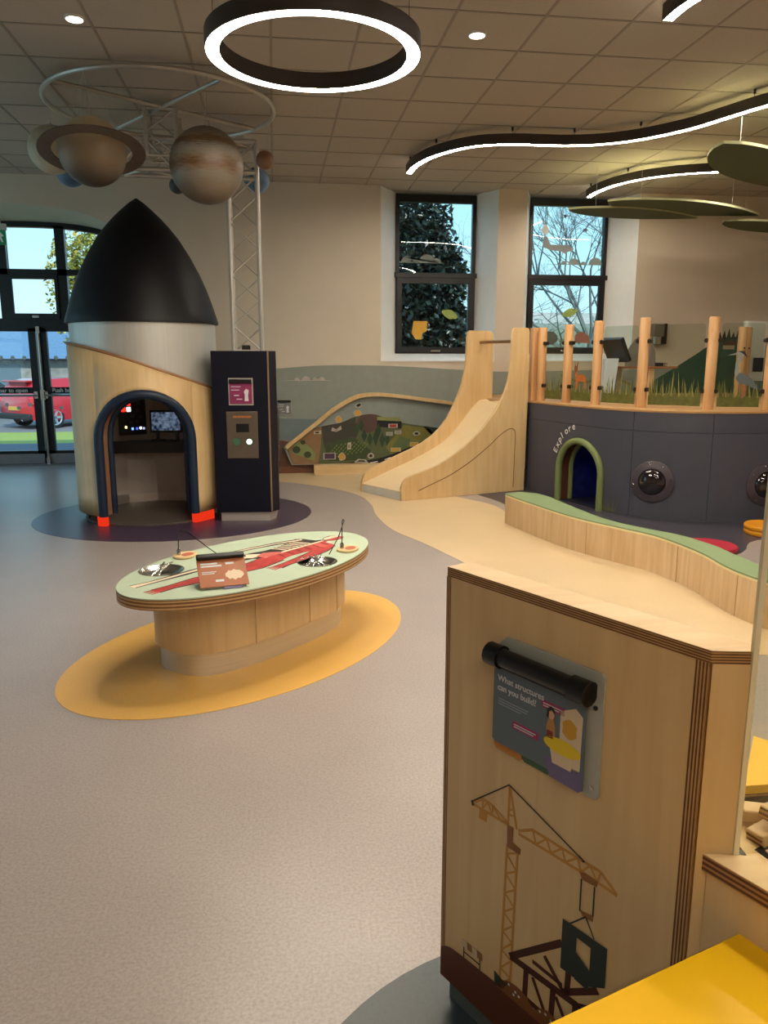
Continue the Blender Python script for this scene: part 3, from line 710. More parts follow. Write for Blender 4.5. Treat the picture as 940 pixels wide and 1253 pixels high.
so_ = n_.nodes.new('ShaderNodeOutputMaterial'); se_ = n_.nodes.new('ShaderNodeEmission'); st_ = n_.nodes.new('ShaderNodeTexCoord'); sn_ = n_.nodes.new('ShaderNodeTexNoise'); sr_ = n_.nodes.new('ShaderNodeValToRGB')
sn_.inputs['Scale'].default_value = 26; sn_.inputs['Detail'].default_value = 6
n_.links.new(st_.outputs['Object'], sn_.inputs['Vector']); n_.links.new(sn_.outputs['Fac'], sr_.inputs[0]); n_.links.new(sr_.outputs[0], se_.inputs[0]); n_.links.new(se_.outputs[0], so_.inputs[0])
sr_.color_ramp.elements[0].position = .35; sr_.color_ramp.elements[0].color = (.006, .012, .03, 1); sr_.color_ramp.elements[1].position = .75; sr_.color_ramp.elements[1].color = (.18, .24, .34, 1)
se_.inputs['Strength'].default_value = .9
O('screen', MB().obox(rot(-.06, 0, -.12, (.138, .403, .90)), .29, .002, .19), scr, mon)
M_skid = emit('skid_glow', 'ff3a1c', .75)
for s0, s1 in ((-.53, -.44), (.44, .70)):
    m = MB()
    a0, a1 = s0 / .715, s1 / .715
    for i in range(6):
        a, b = a0 + (a1 - a0) * i / 6, a0 + (a1 - a0) * (i + 1) / 6
        m.add([pol(.715, a, 0.003), pol(.715, b, 0.003), pol(.715, b, .093), pol(.715, a, .093), pol(.66, a, 0.003), pol(.66, b, 0.003), pol(.66, b, .093), pol(.66, a, .093)], [(0, 1, 2, 3), (7, 6, 5, 4), (3, 2, 6, 7), (0, 4, 5, 1)] + ([(0, 3, 7, 4)] if i == 0 else []) + ([(1, 5, 6, 2)] if i == 5 else []))
    O('glowing_foot', m, M_skid, RK, label='red lit foot block')

# ------------------------------------------------------------------ navy kiosk
KS = T('information_kiosk', 'tall navy kiosk with steel button plate standing beside the rocket', 'kiosk', (-.3, 7.6, 0))
kp = [(-.585, 7.435), (-.06, 7.385), (.015, 7.50), (.02, 7.88), (-.46, 7.9), (-.53, 7.7)]
W('body', MB().prism(kp, .09, 1.62), M_navy, KS, bevel=.004, smooth=0)
W('plinth', MB().prism([(-.545, 7.455), (-.085, 7.41), (-.02, 7.53), (0, 7.86), (-.44, 7.86)], 0, .09), M_toe, KS, smooth=0)
W('edge_strip', MB().prism([(-.066, 7.384), (-.058, 7.382), (-.050, 7.395), (-.058, 7.4)], .09, 1.62), mat('edge_beech', '7d6650', .5), KS, smooth=0)
kd = ((.525), (-.05)); kl = math.hypot(*kd); kd = (kd[0] / kl, kd[1] / kl); ko = (-.585, 7.435)
def kslab(s0, s1, z0, z1, t0, t1): return MB().slab([(s0, z0), (s1, z0), (s1, z1), (s0, z1)], ko, kd, (t0, t1))
pl = W('button_plate', kslab(.125, .42, .615, 1.06, 0, .008), mat('plate_bronze', '756a5e', .4, .7), KS, bevel=.012)
W('display', kslab(.215, .335, .865, .945, .008, .010), M_blackpl, pl, smooth=0)
M_copper = mat('print_copper', 'b06a3a', .5)
WP_('text_line', lines_mb(ko, kd, [(.19, .225, 1.0), (.23, .26, 1.0), (.265, .30, 1.0), (.305, .36, 1.0)], .008, .02), M_copper, pl, smooth=0)
def disc_on(o, d, s, z, r, t0, t1, n=24): return MB().slab([(s + r * math.cos(2 * PI * k / n), z + r * math.sin(2 * PI * k / n)) for k in range(n)], o, d, (t0, t1))
W('green_button', disc_on(ko, kd, .215, .775, .036, .008, .014), mat('button_green', '3f6b4e', .4), pl)
W('lit_button', disc_on(ko, kd, .335, .775, .036, .008, .012), mat('button_ring', '2f4a3a', .4), pl)
W('lit_button', disc_on(ko, kd, .335, .775, .026, .012, .016), emit('button_white', 'eafff0', 2.5), pl)
sgn = small_sign('information_sign', 'magenta flip sign mounted on the navy kiosk above its buttons', (ko[0] + kd[0] * .165, ko[1] + kd[1] * .165), kd, 1.13, .21, .23, M_page_mag, M_txt, (-.31, 7.4, 1.13))
sd = (.0131, .99991); sox, soy = .016, 7.54
for z0, z1 in ((.74, 1.08), (.56, .7)):
    W('side_plate', MB().box(.017, .03, 7.56, 7.80, z0, z1), mat('plate_bronze', '756a5e', .4, .7), KS, bevel=.004)
    W('side_slot', MB().box(.03, .034, 7.6, 7.76, z0 + .03, z1 - .03), M_blackpl, KS)

# ------------------------------------------------------------------ planet mobile on its truss
TR = T('truss_gantry', 'aluminium truss mast and ring frame rising above the navy kiosk', 'truss', (-.25, 7.6, 1.62))
def truss(a, b, sp, r=.021, n=6, rb=.009):
    a, b = Vector(a), Vector(b); t = (b - a).normalized()
    u_ = Vector((0, 1, 0)) if abs(t.y) < .9 else Vector((1, 0, 0)); v_ = t.cross(u_).normalized()
    ch = MB(); br = MB(); cor = [(u_ * i + v_ * j) * sp / 2 for i, j in ((-1, -1), (1, -1), (1, 1), (-1, 1))]
    for c_ in cor: ch.tube([a + c_, b + c_], r, 8)
    L = (b - a).length
    for k in range(4):
        c0, c1 = cor[k], cor[(k + 1) % 4]
        for i in range(n):
            p, q = a + t * L * i / n, a + t * L * (i + 1) / n
            br.tube([p + (c0 if i % 2 else c1), q + (c1 if i % 2 else c0)], rb, 6)
        br.tube([a + c0, a + c1], rb * 1.4, 6); br.tube([b + c0, b + c1], rb * 1.4, 6)
    return ch, br
RZ = 3.69; RCX, RCY, RR = -.9, 7.42, .96
for nm, a, b, sp, n in (('mast', (-.24, 7.64, 1.62), (-.24, 7.64, 3.46), .26, 8), ('arm', (-.11, 7.64, 3.33), (-1.32, 7.64, 3.33), .26, 5), ('riser', (-.92, 7.55, 3.3), (-.92, 7.55, 3.68), .26, 2)):
    c_, b_ = truss(a, b, sp, n=n)
    WP_('chord', c_, M_truss, TR); WP_('brace', b_, M_truss, TR)
W('clamp', MB().box(-.30, -.22, 7.58, 7.66, 1.622, 1.675), M_blackpl, TR, bevel=.01)
circ = [(RCX + RR * math.cos(2 * PI * k / 64), RCY + RR * math.sin(2 * PI * k / 64), RZ) for k in range(64)]
W('ring', MB().tube(circ, .02, 8, True), M_truss, TR)
for an in (.62, 2.2):
    W('cross_bar', MB().tube([(RCX + RR * math.cos(an), RCY + RR * math.sin(an), RZ), (RCX - RR * math.cos(an), RCY - RR * math.sin(an), RZ)], .018, 8), M_truss, TR)

# planets
def planet_mat(name, bands, scale=1.0, distort=.25):
    m = bpy.data.materials.new(name); m.use_nodes = True; nt = m.node_tree; p = nt.nodes['Principled BSDF']
    t = nt.nodes.new('ShaderNodeTexCoord'); sp = nt.nodes.new('ShaderNodeSeparateXYZ'); nt.links.new(t.outputs['Generated'], sp.inputs[0])
    mp = nt.nodes.new('ShaderNodeMapping'); mp.inputs['Scale'].default_value = (4, 4, 30); nt.links.new(t.outputs['Generated'], mp.inputs[0])
    n = nt.nodes.new('ShaderNodeTexNoise'); n.inputs['Scale'].default_value = 2; n.inputs['Detail'].default_value = 8; nt.links.new(mp.outputs[0], n.inputs['Vector'])
    a = nt.nodes.new('ShaderNodeMath'); a.operation = 'MULTIPLY_ADD'; a.inputs[1].default_value = distort; a.inputs[2].default_value = -distort / 2
    nt.links.new(n.outputs['Fac'], a.inputs[0])
    b = nt.nodes.new('ShaderNodeMath'); b.operation = 'ADD'; nt.links.new(a.outputs[0], b.inputs[0]); nt.links.new(sp.outputs['Z'], b.inputs[1])
    r = nt.nodes.new('ShaderNodeValToRGB')
    for i, (pos, c) in enumerate(bands):
        e = r.color_ramp.elements[i] if i < 2 else r.color_ramp.elements.new(pos)
        e.position = pos; e.color = srgb(c)
    nt.links.new(b.outputs[0], r.inputs[0]); nt.links.new(r.outputs[0], p.inputs['Base Color']); p.inputs['Roughness'].default_value = .45
    return m
J = planet_mat('jupiter_print', [(0, '5a4f43'), (1, '564b3f'), (.2, '6b5e4d'), (.32, '716a5e'), (.40, '6b543b'), (.45, '57391f'), (.52, '6f5c45'), (.60, '7c776c'), (.68, '767064'), (.73, '583c23'), (.79, '6c5338'), (.84, '7a7063')], distort=.26)
SATM = planet_mat('saturn_shaded', [(0, '3f352c'), (1, 'c4b89a'), (.12, '4f4336'), (.3, '7a6852'), (.55, '8d7a60'), (.75, 'a8967a')], distort=.03)  # lit top and shaded underside painted into the globe's tone
def planet(label, c, r, m, wires, name='planet_model', ring=False, seg=28):
    t = T(name, label, 'planet model', c, 0, 'hanging planets')
    O('globe', MB().sphere((0, 0, 0), r, seg, seg // 2), m, t, smooth=80)
    k = MB()
    for px_, py_ in wires: k.tube([(0, 0, r * .98), (px_ - c[0], py_ - c[1], RZ - c[2])], .0018, 4)
    k.tube([(0, 0, r - .005), (0, 0, r + .02)], .006, 6)
    OP('wire', k, M_truss, t)
    if ring:
        R = rot(math.radians(-13), math.radians(-3), 0); m2 = MB(); n = 64
        for rr_, z in ((1, 0),): pass
        pr = [(.295, -.006), (.395, -.006), (.395, .006), (.295, .006)]
        vs = []; fs = []
        for i in range(n):
            a = 2 * PI * i / n
            for q, z in pr: vs.append(R @ Vector((q * math.cos(a), q * math.sin(a), z)))
        for i in range(n):
            j = (i + 1) % n
            for q in range(4): fs.append((i * 4 + q, j * 4 + q, j * 4 + (q + 1) % 4, i * 4 + (q + 1) % 4))
        m2.add(vs, fs)
        O('planet_ring', m2, mat('saturn_ring', '5c5046', .55, var=.12), t)
        k = MB()
        for a in (.5, 2.6, 4.7):
            p = R @ Vector((.345 * math.cos(a), .345 * math.sin(a), 0)); k.tube([p, (wires[0][0] - c[0], wires[0][1] - c[1], RZ - c[2])], .0015, 4)
        OP('wire', k, M_truss, t)
planet('large tan globe with a flat dark ring hanging from the frame', (-1.343, 6.601, 3.111), .252, SATM, [(-1.36, 6.58)], 'ringed_planet_model', True, 40)
planet('large globe with brown and cream cloud bands', (-.478, 6.53, 3.022), .283, J, [(-.50, 6.55), (-.45, 6.57)], seg=40)
planet('pale cream globe half hidden behind the ringed planet', (-1.86, 7.5, 3.33), .2, mat('venus_print', 'b3ac95', .5, var=.1), [(-1.85, 7.46)])
planet('mid blue globe below the pale cream one', (-1.83, 8.0, 3.27), .143, mat('neptune_print', '4f6c8a', .45, var=.1), [(-1.66, 8.0)])
planet('small charcoal globe beside the banded planet', (-.9, 8.306, 3.231), .08, mat('mercury_print', '4a4c52', .5, var=.2), [(-.9, 8.37)])
planet('small rusty brown globe at the right end of the frame', (-.03, 7.375, 3.277), .08, mat('mars_print', '7d5a44', .5, var=.2), [(.05, 7.42)])
planet('blue and white mottled globe behind the truss mast', (-.12, 8.13, 3.262), .123, mat('earth_print', '5a7a9c', .45, var=.35, scale=12), [(-.24, 8.1)])

# ------------------------------------------------------------------ pendant lights
def strip_light(name, label, path, zb, h, wd, closed=False, mounts=()):
    t = T(name, label, 'pendant light', (path[0][0], path[0][1], zb))
    hw = wd / 2; k = .006
    W('housing', MB().ribbon(path, [(-hw, zb), (-hw, zb + h), (hw, zb + h), (hw, zb), (hw - k, zb), (hw - k, zb + .02), (-hw + k, zb + .02), (-hw + k, zb)], closed), M_bronze, t, smooth=40)
    W('diffuser', MB().ribbon(path, [(-hw + k, zb + .003), (-hw + k, zb + .012), (hw - k, zb + .012), (hw - k, zb + .003)], closed), M_led, t, smooth=40)
    c_ = MB()
    for i in mounts:
        x, y = path[i]; c_.tube([(x, y, zb + h), (x, y, CEIL)], .002, 5); c_.tube([(x, y, CEIL - .035), (x, y, CEIL)], .011, 8)
    WP_('suspension', c_, M_blackpl, t)
RLC = (.275, 4.85); RLR = .572
ringp = [(RLC[0] + RLR * math.cos(2 * PI * k / 96), RLC[1] + RLR * math.sin(2 * PI * k / 96)) for k in range(96)]
strip_light('ring_pendant_light', 'large circular bronze pendant light with glowing underside', ringp, 3.25, .095, .085, True, (2, 46))
k_ = 2.05 / 1.95
sp_ = [(1.496, 8.71), (1.51, 8.354), (1.632, 7.933), (1.902, 7.571), (2.25, 7.439), (2.707, 7.416), (3.061, 7.325), (3.355, 7.122), (3.625, 6.769), (3.774, 6.404), (3.909, 6.074), (4.15, 5.7), (4.5, 5.4)]
sp_ = smooth_path([(x * k_, y * k_) for x, y in sp_], 6)
strip_light('wave_pendant_light', 'long wave shaped bronze pendant light under the ceiling tiles', sp_, 3.60, .095, .075, False, (2, 12, 24, 32, 42, 58))
ar_ = smooth_path([(x * k_, y * k_) for x, y in [(3.909, 9.627), (3.887, 9.323), (3.938, 8.971), (4.056, 8.687), (4.204, 8.492), (4.463, 8.298), (4.855, 8.148), (5.3, 8.1)]], 6)
strip_light('curved_pendant_light', 'short curved bronze pendant light above the green leaf panels', ar_, 3.60, .095, .075, False, (2, 16, 34))
tr_ = smooth_path([(x * k_, y * k_) for x, y in [(2.353, 4.727), (2.36, 4.5), (2.45, 4.2), (2.7, 3.8), (3.1, 3.3), (3.3, 2.6), (3.1, 1.9)]], 6)
strip_light('curved_pendant_light', 'curved bronze pendant light cut off by the top right picture edge', tr_, 3.60, .095, .075, False, (4, 20))
fill_wave = smooth_path([(.8, 2.7), (1.35, 2.1), (1.55, 1.3), (2.1, .6), (2.9, .4), (3.7, .9)], 6)  # unseen strip added to light the table and floor from the right
strip_light('wave_pendant_light', 'unseen wave shaped pendant light added to brighten the table and floor', fill_wave, 3.60, .095, .075, False, (4, 20))
fill_curve = smooth_path([(-1.6, -1.6), (-.9, -2.0), (-.2, -1.9), (.5, -1.5), (1.2, -1.5)], 6)  # second added strip, unseen, lifts the front of the crane panel
strip_light('curved_pendant_light', 'unseen curved pendant light added behind the viewer to brighten the screen', fill_curve, 3.60, .095, .075, False, (3, 18))
for i, (x, y) in enumerate([(-1.247, 5.857), (1.461, 5.74)]):
    t = T('ceiling_downlight', ['small round downlight between the planet ring and the left picture edge', 'small round downlight right of the ring light'][i], 'downlight', (x, y, CEIL), 0, 'recessed downlights')
    O('bezel', MB().lathe([(.055, -.012), (.06, -.012), (.064, -.004), (.064, .004)], 24, capb=False), M_white, t)
    O('lens', MB().lathe([(.05, -.01), (.054, -.004)], 24), M_down, t)

# hanging felt leaves
def hang_leaf(label, a, b, wd, z, tilt=0, name='leaf_ceiling_panel'):
    L = math.hypot(b[0] - a[0], b[1] - a[1]); an = math.atan2(b[1] - a[1], b[0] - a[0]); c = ((a[0] + b[0]) / 2, (a[1] + b[1]) / 2)
    t = T(name, label, 'acoustic panel', (c[0], c[1], z), 0, 'hanging leaf panels')
    up = []; lo = []
    for k in range(21):
        u_ = k / 20; x = -L / 2 + L * u_; y = wd / 2 * math.sin(PI * u_ ** .8) ** .85
        up.append((x, y)); lo.append((x, -y * .95))
    poly = up + lo[-2:0:-1]
    m = MB().prism(poly, -.012, .012)
    R = rot(tilt, 0, an); m.v = [tuple(R @ Vector(v)) for v in m.v]
    o = O('panel', m, M_leafpanel, t, smooth=0)
    o.data.materials.append(M_leaflit)
    for p in o.data.polygons:
        if abs(p.normal.z) < .6 or p.normal.z > .6: p.material_index = 1
    w_ = MB()
    for f in (-.3, .3):
        q = R @ Vector((L * f, 0, .012)); w_.tube([tuple(q), (q.x, q.y, CEIL - z)], .0018, 4)
    OP('wire', w_, M_truss, t)
hang_leaf('green leaf shaped panel nearest the right picture edge', (3.72, 6.35), (5.4, 7.9), .68, 3.3)
hang_leaf('long green leaf shaped panel in front of the right window top', (3.78, 8.75), (6.02, 9.33), .78, 3.3)
hang_leaf('green leaf shaped panel tucked behind the long one', (3.48, 9.17), (5.3, 9.5), .62, 3.28)
hang_leaf('green leaf shaped panel hanging lowest at the right edge', (5.48, 9.2), (7.3, 9.95), .62, 3.2)

# ------------------------------------------------------------------ anatomy table
TB = T('anatomy_table', 'oval plywood table with mint top printed with a human body', 'table', (-.13, 4.165, 0), PI / 4)
O('toe_kick', MB().prism(ellipse(0, 0, .585, .265, 0, 72, 2.9), 0, .125), M_toe, TB)
O('body', MB().prism(ellipse(0, 0, .61, .285, 0, 72, 2.9), .125, .415), M_ply, TB)
sm = MB()
for x, y in ((.12, -.287), (.36, -.277), (-.28, -.284), (-.12, .287)): sm.box(x - .001, x + .001, y - .0015, y + .0015, .127, .413)
OP('panel_seam', sm, mat('seam', 'a5865c', .6), TB)
BOWLS = [(-.45, .235, .118), (.17, -.30, .112)]
def holed_plate(outer, holes, z0, z1):
    m = MB(); rings = [outer] + holes; flat = [p for r in rings for p in r]; n = len(flat)
    tris = tessellate_polygon([[Vector((x, y, 0)) for x, y in r] for r in rings])
    m.add([(x, y, z1) for x, y in flat] + [(x, y, z0) for x, y in flat], [])
    for t in tris:
        a_, b_, c_ = (Vector(flat[i]) for i in t)
        t = tuple(t) if (b_ - a_).cross(c_ - a_) > 0 else tuple(t)[::-1]
        m.f.append(t); m.f.append(tuple(i + n for i in t[::-1]))
    o = 0
    for k, r in enumerate(rings):
        L = len(r)
        for i in range(L):
            j = (i + 1) % L; q = (o + i, n + o + i, n + o + j, o + j)
            m.f.append(q[::-1] if k == 0 else q)
        o += L
    return m
hc = [ellipse(x, y, r * .95, r * .95, 0, 32) for x, y, r in BOWLS]
O('top_edge', holed_plate(ellipse(0, 0, .83, .445, 0, 96), hc, .405, .455), banded('table_edge', 'c8a06c', '80562f', (0, 0, 1), .017), TB)
tt = O('top', holed_plate(ellipse(0, 0, .829, .444, 0, 96), hc, .4551, .461), M_mint, TB)
RED = mat('print_muscle', 'b03a36', .45, var=.2, scale=40); BONE = mat('print_bone', 'e0cdb0', .5, var=.1); DKP = mat('print_dark', '231d1e', .5)
def limb(pts, ws, m, z, nm):
    P = [Vector((x, y, 0)) for x, y in pts]; L = []; R = []
    for i in range(len(P)):
        t = (P[min(i + 1, len(P) - 1)] - P[max(i - 1, 0)]).normalized(); n = Vector((-t.y, t.x, 0)) * ws[i] / 2
        L.append((P[i] + n)[:2]); R.append((P[i] - n)[:2])
    O(nm, MB().prism([tuple(q) for q in L + R[::-1]], .461, z), m, tt, smooth=0)
for m_, g_, z_ in ((DKP, .018, .4615), (RED, 0, .4620)):
    limb([(.50, -.1), (.37, -.15), (.2, -.18), (.03, -.2), (-.04, -.21)], [.07 + g_, .075 + g_, .06 + g_, .04 + g_, .05 + g_], m_, z_, 'muscle_print')
    limb([(.08, -.06), (-.1, -.09), (-.28, -.08), (-.45, -.06), (-.62, -.05), (-.70, -.05)], [.13 + g_, .125 + g_, .08 + g_, .085 + g_, .05 + g_, .06 + g_], m_, z_, 'muscle_print')
half = [(.575, 0), (.57, -.028), (.54, -.036), (.525, -.12), (.49, -.155), (.44, -.15), (.38, -.125), (.27, -.10), (.17, -.098), (.08, -.12), (.0, -.13), (-.02, -.06), (.02, 0)]
def flat(poly, m, z, nm): return O(nm, MB().prism(poly, .461, z), m, tt, smooth=0)
flat(half, RED, .4622, 'muscle_print'); flat([(x, -y * 1.06) for x, y in half], DKP, .4614, 'torso_print')
for i in range(6): flat([(.52 - .07 * i, -.02), (.50 - .07 * i, -.10 + .004 * i), (.49 - .07 * i, -.10 + .004 * i), (.50 - .07 * i, -.02)], mat('print_muscle_dark', '7d2422', .5), .4624, 'muscle_line_print')
flat([(.5, -.02), (.51, -.10), (.44, -.12), (.41, -.03)], mat('print_muscle_light', 'cc5a50', .45, var=.2, scale=60), .4623, 'muscle_print')
limb([(.50, .12), (.35, .17), (.2, .2), (.03, .22), (-.04, .23)], [.06, .055, .045, .04, .055], DKP, .4615, 'arm_print')
limb([(.5, .12), (.35, .17), (.2, .2), (.03, .22), (-.05, .235)], [.02, .016, .02, .014, .03], BONE, .4621, 'bone_print')
limb([(.06, .07), (-.1, .09), (-.28, .09), (-.45, .09), (-.62, .09), (-.72, .1)], [.11, .09, .06, .06, .045, .06], DKP, .4615, 'leg_print')
limb([(.06, .07), (-.1, .09), (-.27, .09), (-.3, .09), (-.45, .09), (-.62, .09), (-.73, .1)], [.035, .025, .035, .025, .02, .025, .045], BONE, .4621, 'bone_print')
for i in range(7):
    x = .46 - i * .034; limb([(x, .015), (x - .012, .07), (x - .03, .13 - i * .004)], [.014, .014, .012], BONE, .4622, 'rib_print')
limb([(.56, 0), (.3, 0), (.06, 0)], [.02, .02, .024], BONE, .4623, 'spine_print')
limb([(.1, .05), (.04, .08), (.0, .05)], [.03, .09, .03], BONE, .4623, 'pelvis_print')
limb([(.2, .0), (.12, .03), (.05, .02)], [.05, .09, .05], mat('print_organ', 'c0645a', .45), .4624, 'organ_print')
limb([(.58, 0), (.62, 0), (.68, 0), (.72, 0)], [.05, .10, .115, .06], DKP, .4615, 'head_print')
limb([(.585, .012), (.62, .02), (.68, .02), (.713, .01)], [.02, .045, .05, .03], BONE, .4622, 'skull_print'); limb([(.585, -.015), (.62, -.028), (.68, -.03), (.713, -.015)], [.025, .045, .05, .03], RED, .4622, 'face_print')
for k in range(4): limb([(-.04, -.225 + .014 * k), (-.09, -.235 + .02 * k)], [.01, .006], RED, .4621, 'finger_print'); limb([(-.7, -.075 + .016 * k), (-.745, -.08 + .02 * k)], [.011, .006], RED, .4621, 'toe_print')
def bowl(label, x, y, r, tongs):
    t = T('steel_bowl', label, 'bowl', tuple(ROOT[TB] @ Vector((x, y, .461))), PI / 4)
    O('dish', MB().lathe([(.001, -.028), (r * .45, -.026), (r * .8, -.014), (r * .93, 0), (r * .97, .004), (r, .003), (r, 0)], 40, capb=False, capt=False), M_steel, t, smooth=60)
    for k, (a, l) in enumerate(tongs):
        O('tong', MB().tube([(-l * math.cos(a), -l * math.sin(a), -.012), (0, 0, .012), (l * math.cos(a), l * math.sin(a), .02)], [.006, .012, .005], 8), M_steel, t, smooth=60)
# real dishes sit in round cut-outs: lower the surface inside them
bowl('shallow steel bowl set in the left end of the anatomy table', -.45, .235, .118, [(.3, .1), (.75, .09)])
bowl('shallow steel bowl set in the near right of the anatomy table', .17, -.30, .112, [(.4, .07), (.9, .08), (1.5, .06)])
def puck(label, x, y, wire):
    t = T('wire_probe', label, 'probe', tuple(ROOT[TB] @ Vector((x, y, .461))), PI / 4)
    O('base', MB().prism(ellipse(0, 0, .072, .058, .3, 32, 2.6), 0, .014), M_plyh, t, bevel=.003)
    O('print', MB().prism(ellipse(.008, -.012, .04, .03, .3, 24), .014, .0152), mat('print_puck', 'b5604c', .5), t, smooth=0)
    O('ferrule', MB().lathe([(.011, .014), (.011, .04), (.007, .048)], 14, (-.028, .02, 0)), M_steel, t)
    O('flexible_wire', MB().tube([(-.028, .02, .045)] + wire, .003, 6), M_blackpl, t, smooth=60)
puck('wooden puck with bent black wire at the far left of the table', -.19, .365, [(-.026, .02, .13), (-.015, .015, .15), (.015, -.01, .14), (.04, -.14, .07), (.06, -.28, .005)])
puck('wooden puck with tall bent black wire at the right end of the table', .47, -.27, [(-.024, .02, .17), (-.02, .015, .185), (-.03, 0, .182), (-.12, -.03, .10), (-.22, -.05, .03)])
sgo = ROOT[TB] @ Vector((-.44, -.235, .461))
SG = T('table_sign', 'copper flip sign on a sloping stand on the anatomy table', 'sign', tuple(sgo), math.radians(12))
O('stand', MB().add([(-.105, -.045, 0), (.105, -.045, 0), (.105, .085, 0), (-.105, .085, 0), (-.105, -.045, .012), (.105, -.045, .012), (.105, .085, .115), (-.105, .085, .115)], [(0, 3, 2, 1), (4, 5, 6, 7), (0, 1, 5, 4), (1, 2, 6, 5), (2, 3, 7, 6), (3, 0, 4, 7)]), mat('stand_grey', 'a9a5a0', .35, .4), SG)
slp = rot(math.atan2(.103, .13), 0, 0, (0, .02, .0665))
pg = O('page', MB().obox(slp @ Matrix.Translation((0, -.012, .006)), .235, .165, .006), M_page_brown, SG, bevel=.002)
O('binder_bar', MB().obox(slp @ Matrix.Translation((0, .083, .015)), .235, .03, .028), M_blackpl, SG, bevel=.008)
k = MB()
for (x0, x1, y0, h) in ((-.1, -.02, .045, .009), (-.1, -.0, .03, .009), (-.1, -.03, -.005, .004), (-.1, -.04, -.015, .004), (.02, .06, .04, .012), (-.04, .0, -.06, .012)): k.obox(slp @ Matrix.Translation(((x0 + x1) / 2, y0, .0095)), x1 - x0, h, .001)
O('lettering', k, M_txt, pg, smooth=0)
k = MB().add([slp @ Vector((.055 + .045 * math.cos(a * PI / 10), -.03 + .028 * math.sin(a * PI / 10) * (1 + .2 * math.sin(3 * a)), .0096)) for a in range(20)], [tuple(range(20))])
O('illustration', k, mat('print_cream', 'd8c2a4', .5), pg, smooth=0)
O('page_tabs', MB().obox(slp @ Matrix.Translation((.04, -.1, .004)), .09, .015, .003), M_tabp, pg, smooth=0)

# ------------------------------------------------------------------ slide
SL = T('slide', 'wooden toddler slide with curved plywood sides beside the grey platform', 'slide', (2.1, 8.8, 0))
sa_, sd_ = (1.358, 8.261), (.9513, .3082)
near = [(0, .0), (-.005, .145), (.02, .21), (.06, .25), (.11, .272), (.181, .291), (.3, .322), (.428, .363), (.56, .42), (.68, .486), (.81, .57), (.934, .668), (1.04, .76), (1.128, .856), (1.22, .97), (1.288, 1.074), (1.34, 1.18), (1.38, 1.294), (1.4, 1.41), (1.412, 1.542), (1.418, 1.787), (1.422, 1.85), (1.44, 1.885), (1.475, 1.897), (1.61, 1.897), (1.645, 1.885), (1.656, 1.85), (1.66, 1.036), (1.648, 0.0)]
far = [(-.15, 0.0), (-.145, .11), (-.12, .19), (-.08, .24), (-.008, .282), (.17, .35), (.347, .418), (.52, .48), (.679, .553), (.81, .63), (.916, .722), (1.01, .83), (1.084, .954), (1.16, 1.1), (1.217, 1.248), (1.25, 1.39), (1.27, 1.541), (1.28, 1.81), (1.288, 1.86), (1.315, 1.885), (1.6, 1.885), (1.645, 1.865), (1.66, 1.82), (1.66, 0)]
W('side_panel', MB().slab(near, sa_, sd_, (-.04, 0)), M_ply, SL, bevel=.004)
n_ = (sd_[1], -sd_[0])
fo = (sa_[0] - n_[0] * .743, sa_[1] - n_[1] * .743)
W('side_panel', MB().slab(far, fo, sd_, (-.04, .0)), M_ply, SL, bevel=.004)
gv = smooth_path([(.213, .102), (.368, .159), (.62, .253), (.877, .386), (1.137, .561), (1.268, .668), (1.384, .735), (1.45, .745), (1.495, .70), (1.497, .5), (1.49, .05)], 4)
gm = MB()
gm.tube([(sa_[0] + sd_[0] * s_ + n_[0] * .0005, sa_[1] + sd_[1] * s_ + n_[1] * .0005, z_) for s_, z_ in gv], .0045, 5)
W('panel_groove', gm, mat('groove_dark', '6a4726', .6), SL)
ch = smooth_path([(-.07, .10), (.1, .165), (.3, .245), (.58, .352), (.92, .515), (1.12, .68), (1.3, .88), (1.42, 1.0), (1.5, 1.045), (1.66, 1.05)], 4)
cb = [(s_ + .02, z_ - .035) for s_, z_ in ch[::-1]]
cm = MB(); pr = ch + cb; N = len(pr); P0 = []; P1 = []
for s_, z_ in pr:
    f = max(0, 1 - s_ / 1.2); P0.append((sa_[0] + sd_[0] * (s_ + .07 * f) - n_[0] * .04, sa_[1] + sd_[1] * (s_ + .07 * f) - n_[1] * .04, z_))
    P1.append((sa_[0] + sd_[0] * (s_ - .07 * f) - n_[0] * .743, sa_[1] + sd_[1] * (s_ - .07 * f) - n_[1] * .743, z_))
cm.add(P0 + P1, [tuple(range(N))[::-1], tuple(range(N, 2 * N))] + [(i, (i + 1) % N, N + (i + 1) % N, N + i) for i in range(N)])
W('chute', cm, mat('chute_laminate', 'e6cfa6', .28, var=.02), SL)
tm = MB(); q0 = (sa_[0] - n_[0] * .04 + sd_[0] * .004, sa_[1] - n_[1] * .04 + sd_[1] * .004); q1 = (sa_[0] - n_[0] * .743 - sd_[0] * .136, sa_[1] - n_[1] * .743 - sd_[1] * .136)
tm.prism([q0, q1, (q1[0] + sd_[0] * .05, q1[1] + sd_[1] * .05), (q0[0] + sd_[0] * .05, q0[1] + sd_[1] * .05)], 0, .1)
W('toe_board', tm, mat('toe_white', 'd8d6d0', .4), SL)
b0 = (sa_[0] + sd_[0] * 1.47 - n_[0] * .04, sa_[1] + sd_[1] * 1.47 - n_[1] * .04, 1.745); b1 = (sa_[0] + sd_[0] * 1.47 - n_[0] * .743, sa_[1] + sd_[1] * 1.47 - n_[1] * .743, 1.745)
W('grab_bar', MB().tube([b0, b1], .018, 12).lathe([(.03, -.001), (.03, .001)], 12, b1), mat('brass_bar', '9a7a52', .3, .8), SL)
pb = (sa_[0] + sd_[0] * 1.47 - n_[0] * .87, sa_[1] + sd_[1] * 1.47 - n_[1] * .87)
W('guard_post', MB().tube([(pb[0], pb[1], .0), (pb[0], pb[1], 1.85)], .045, 12), M_post, SL)

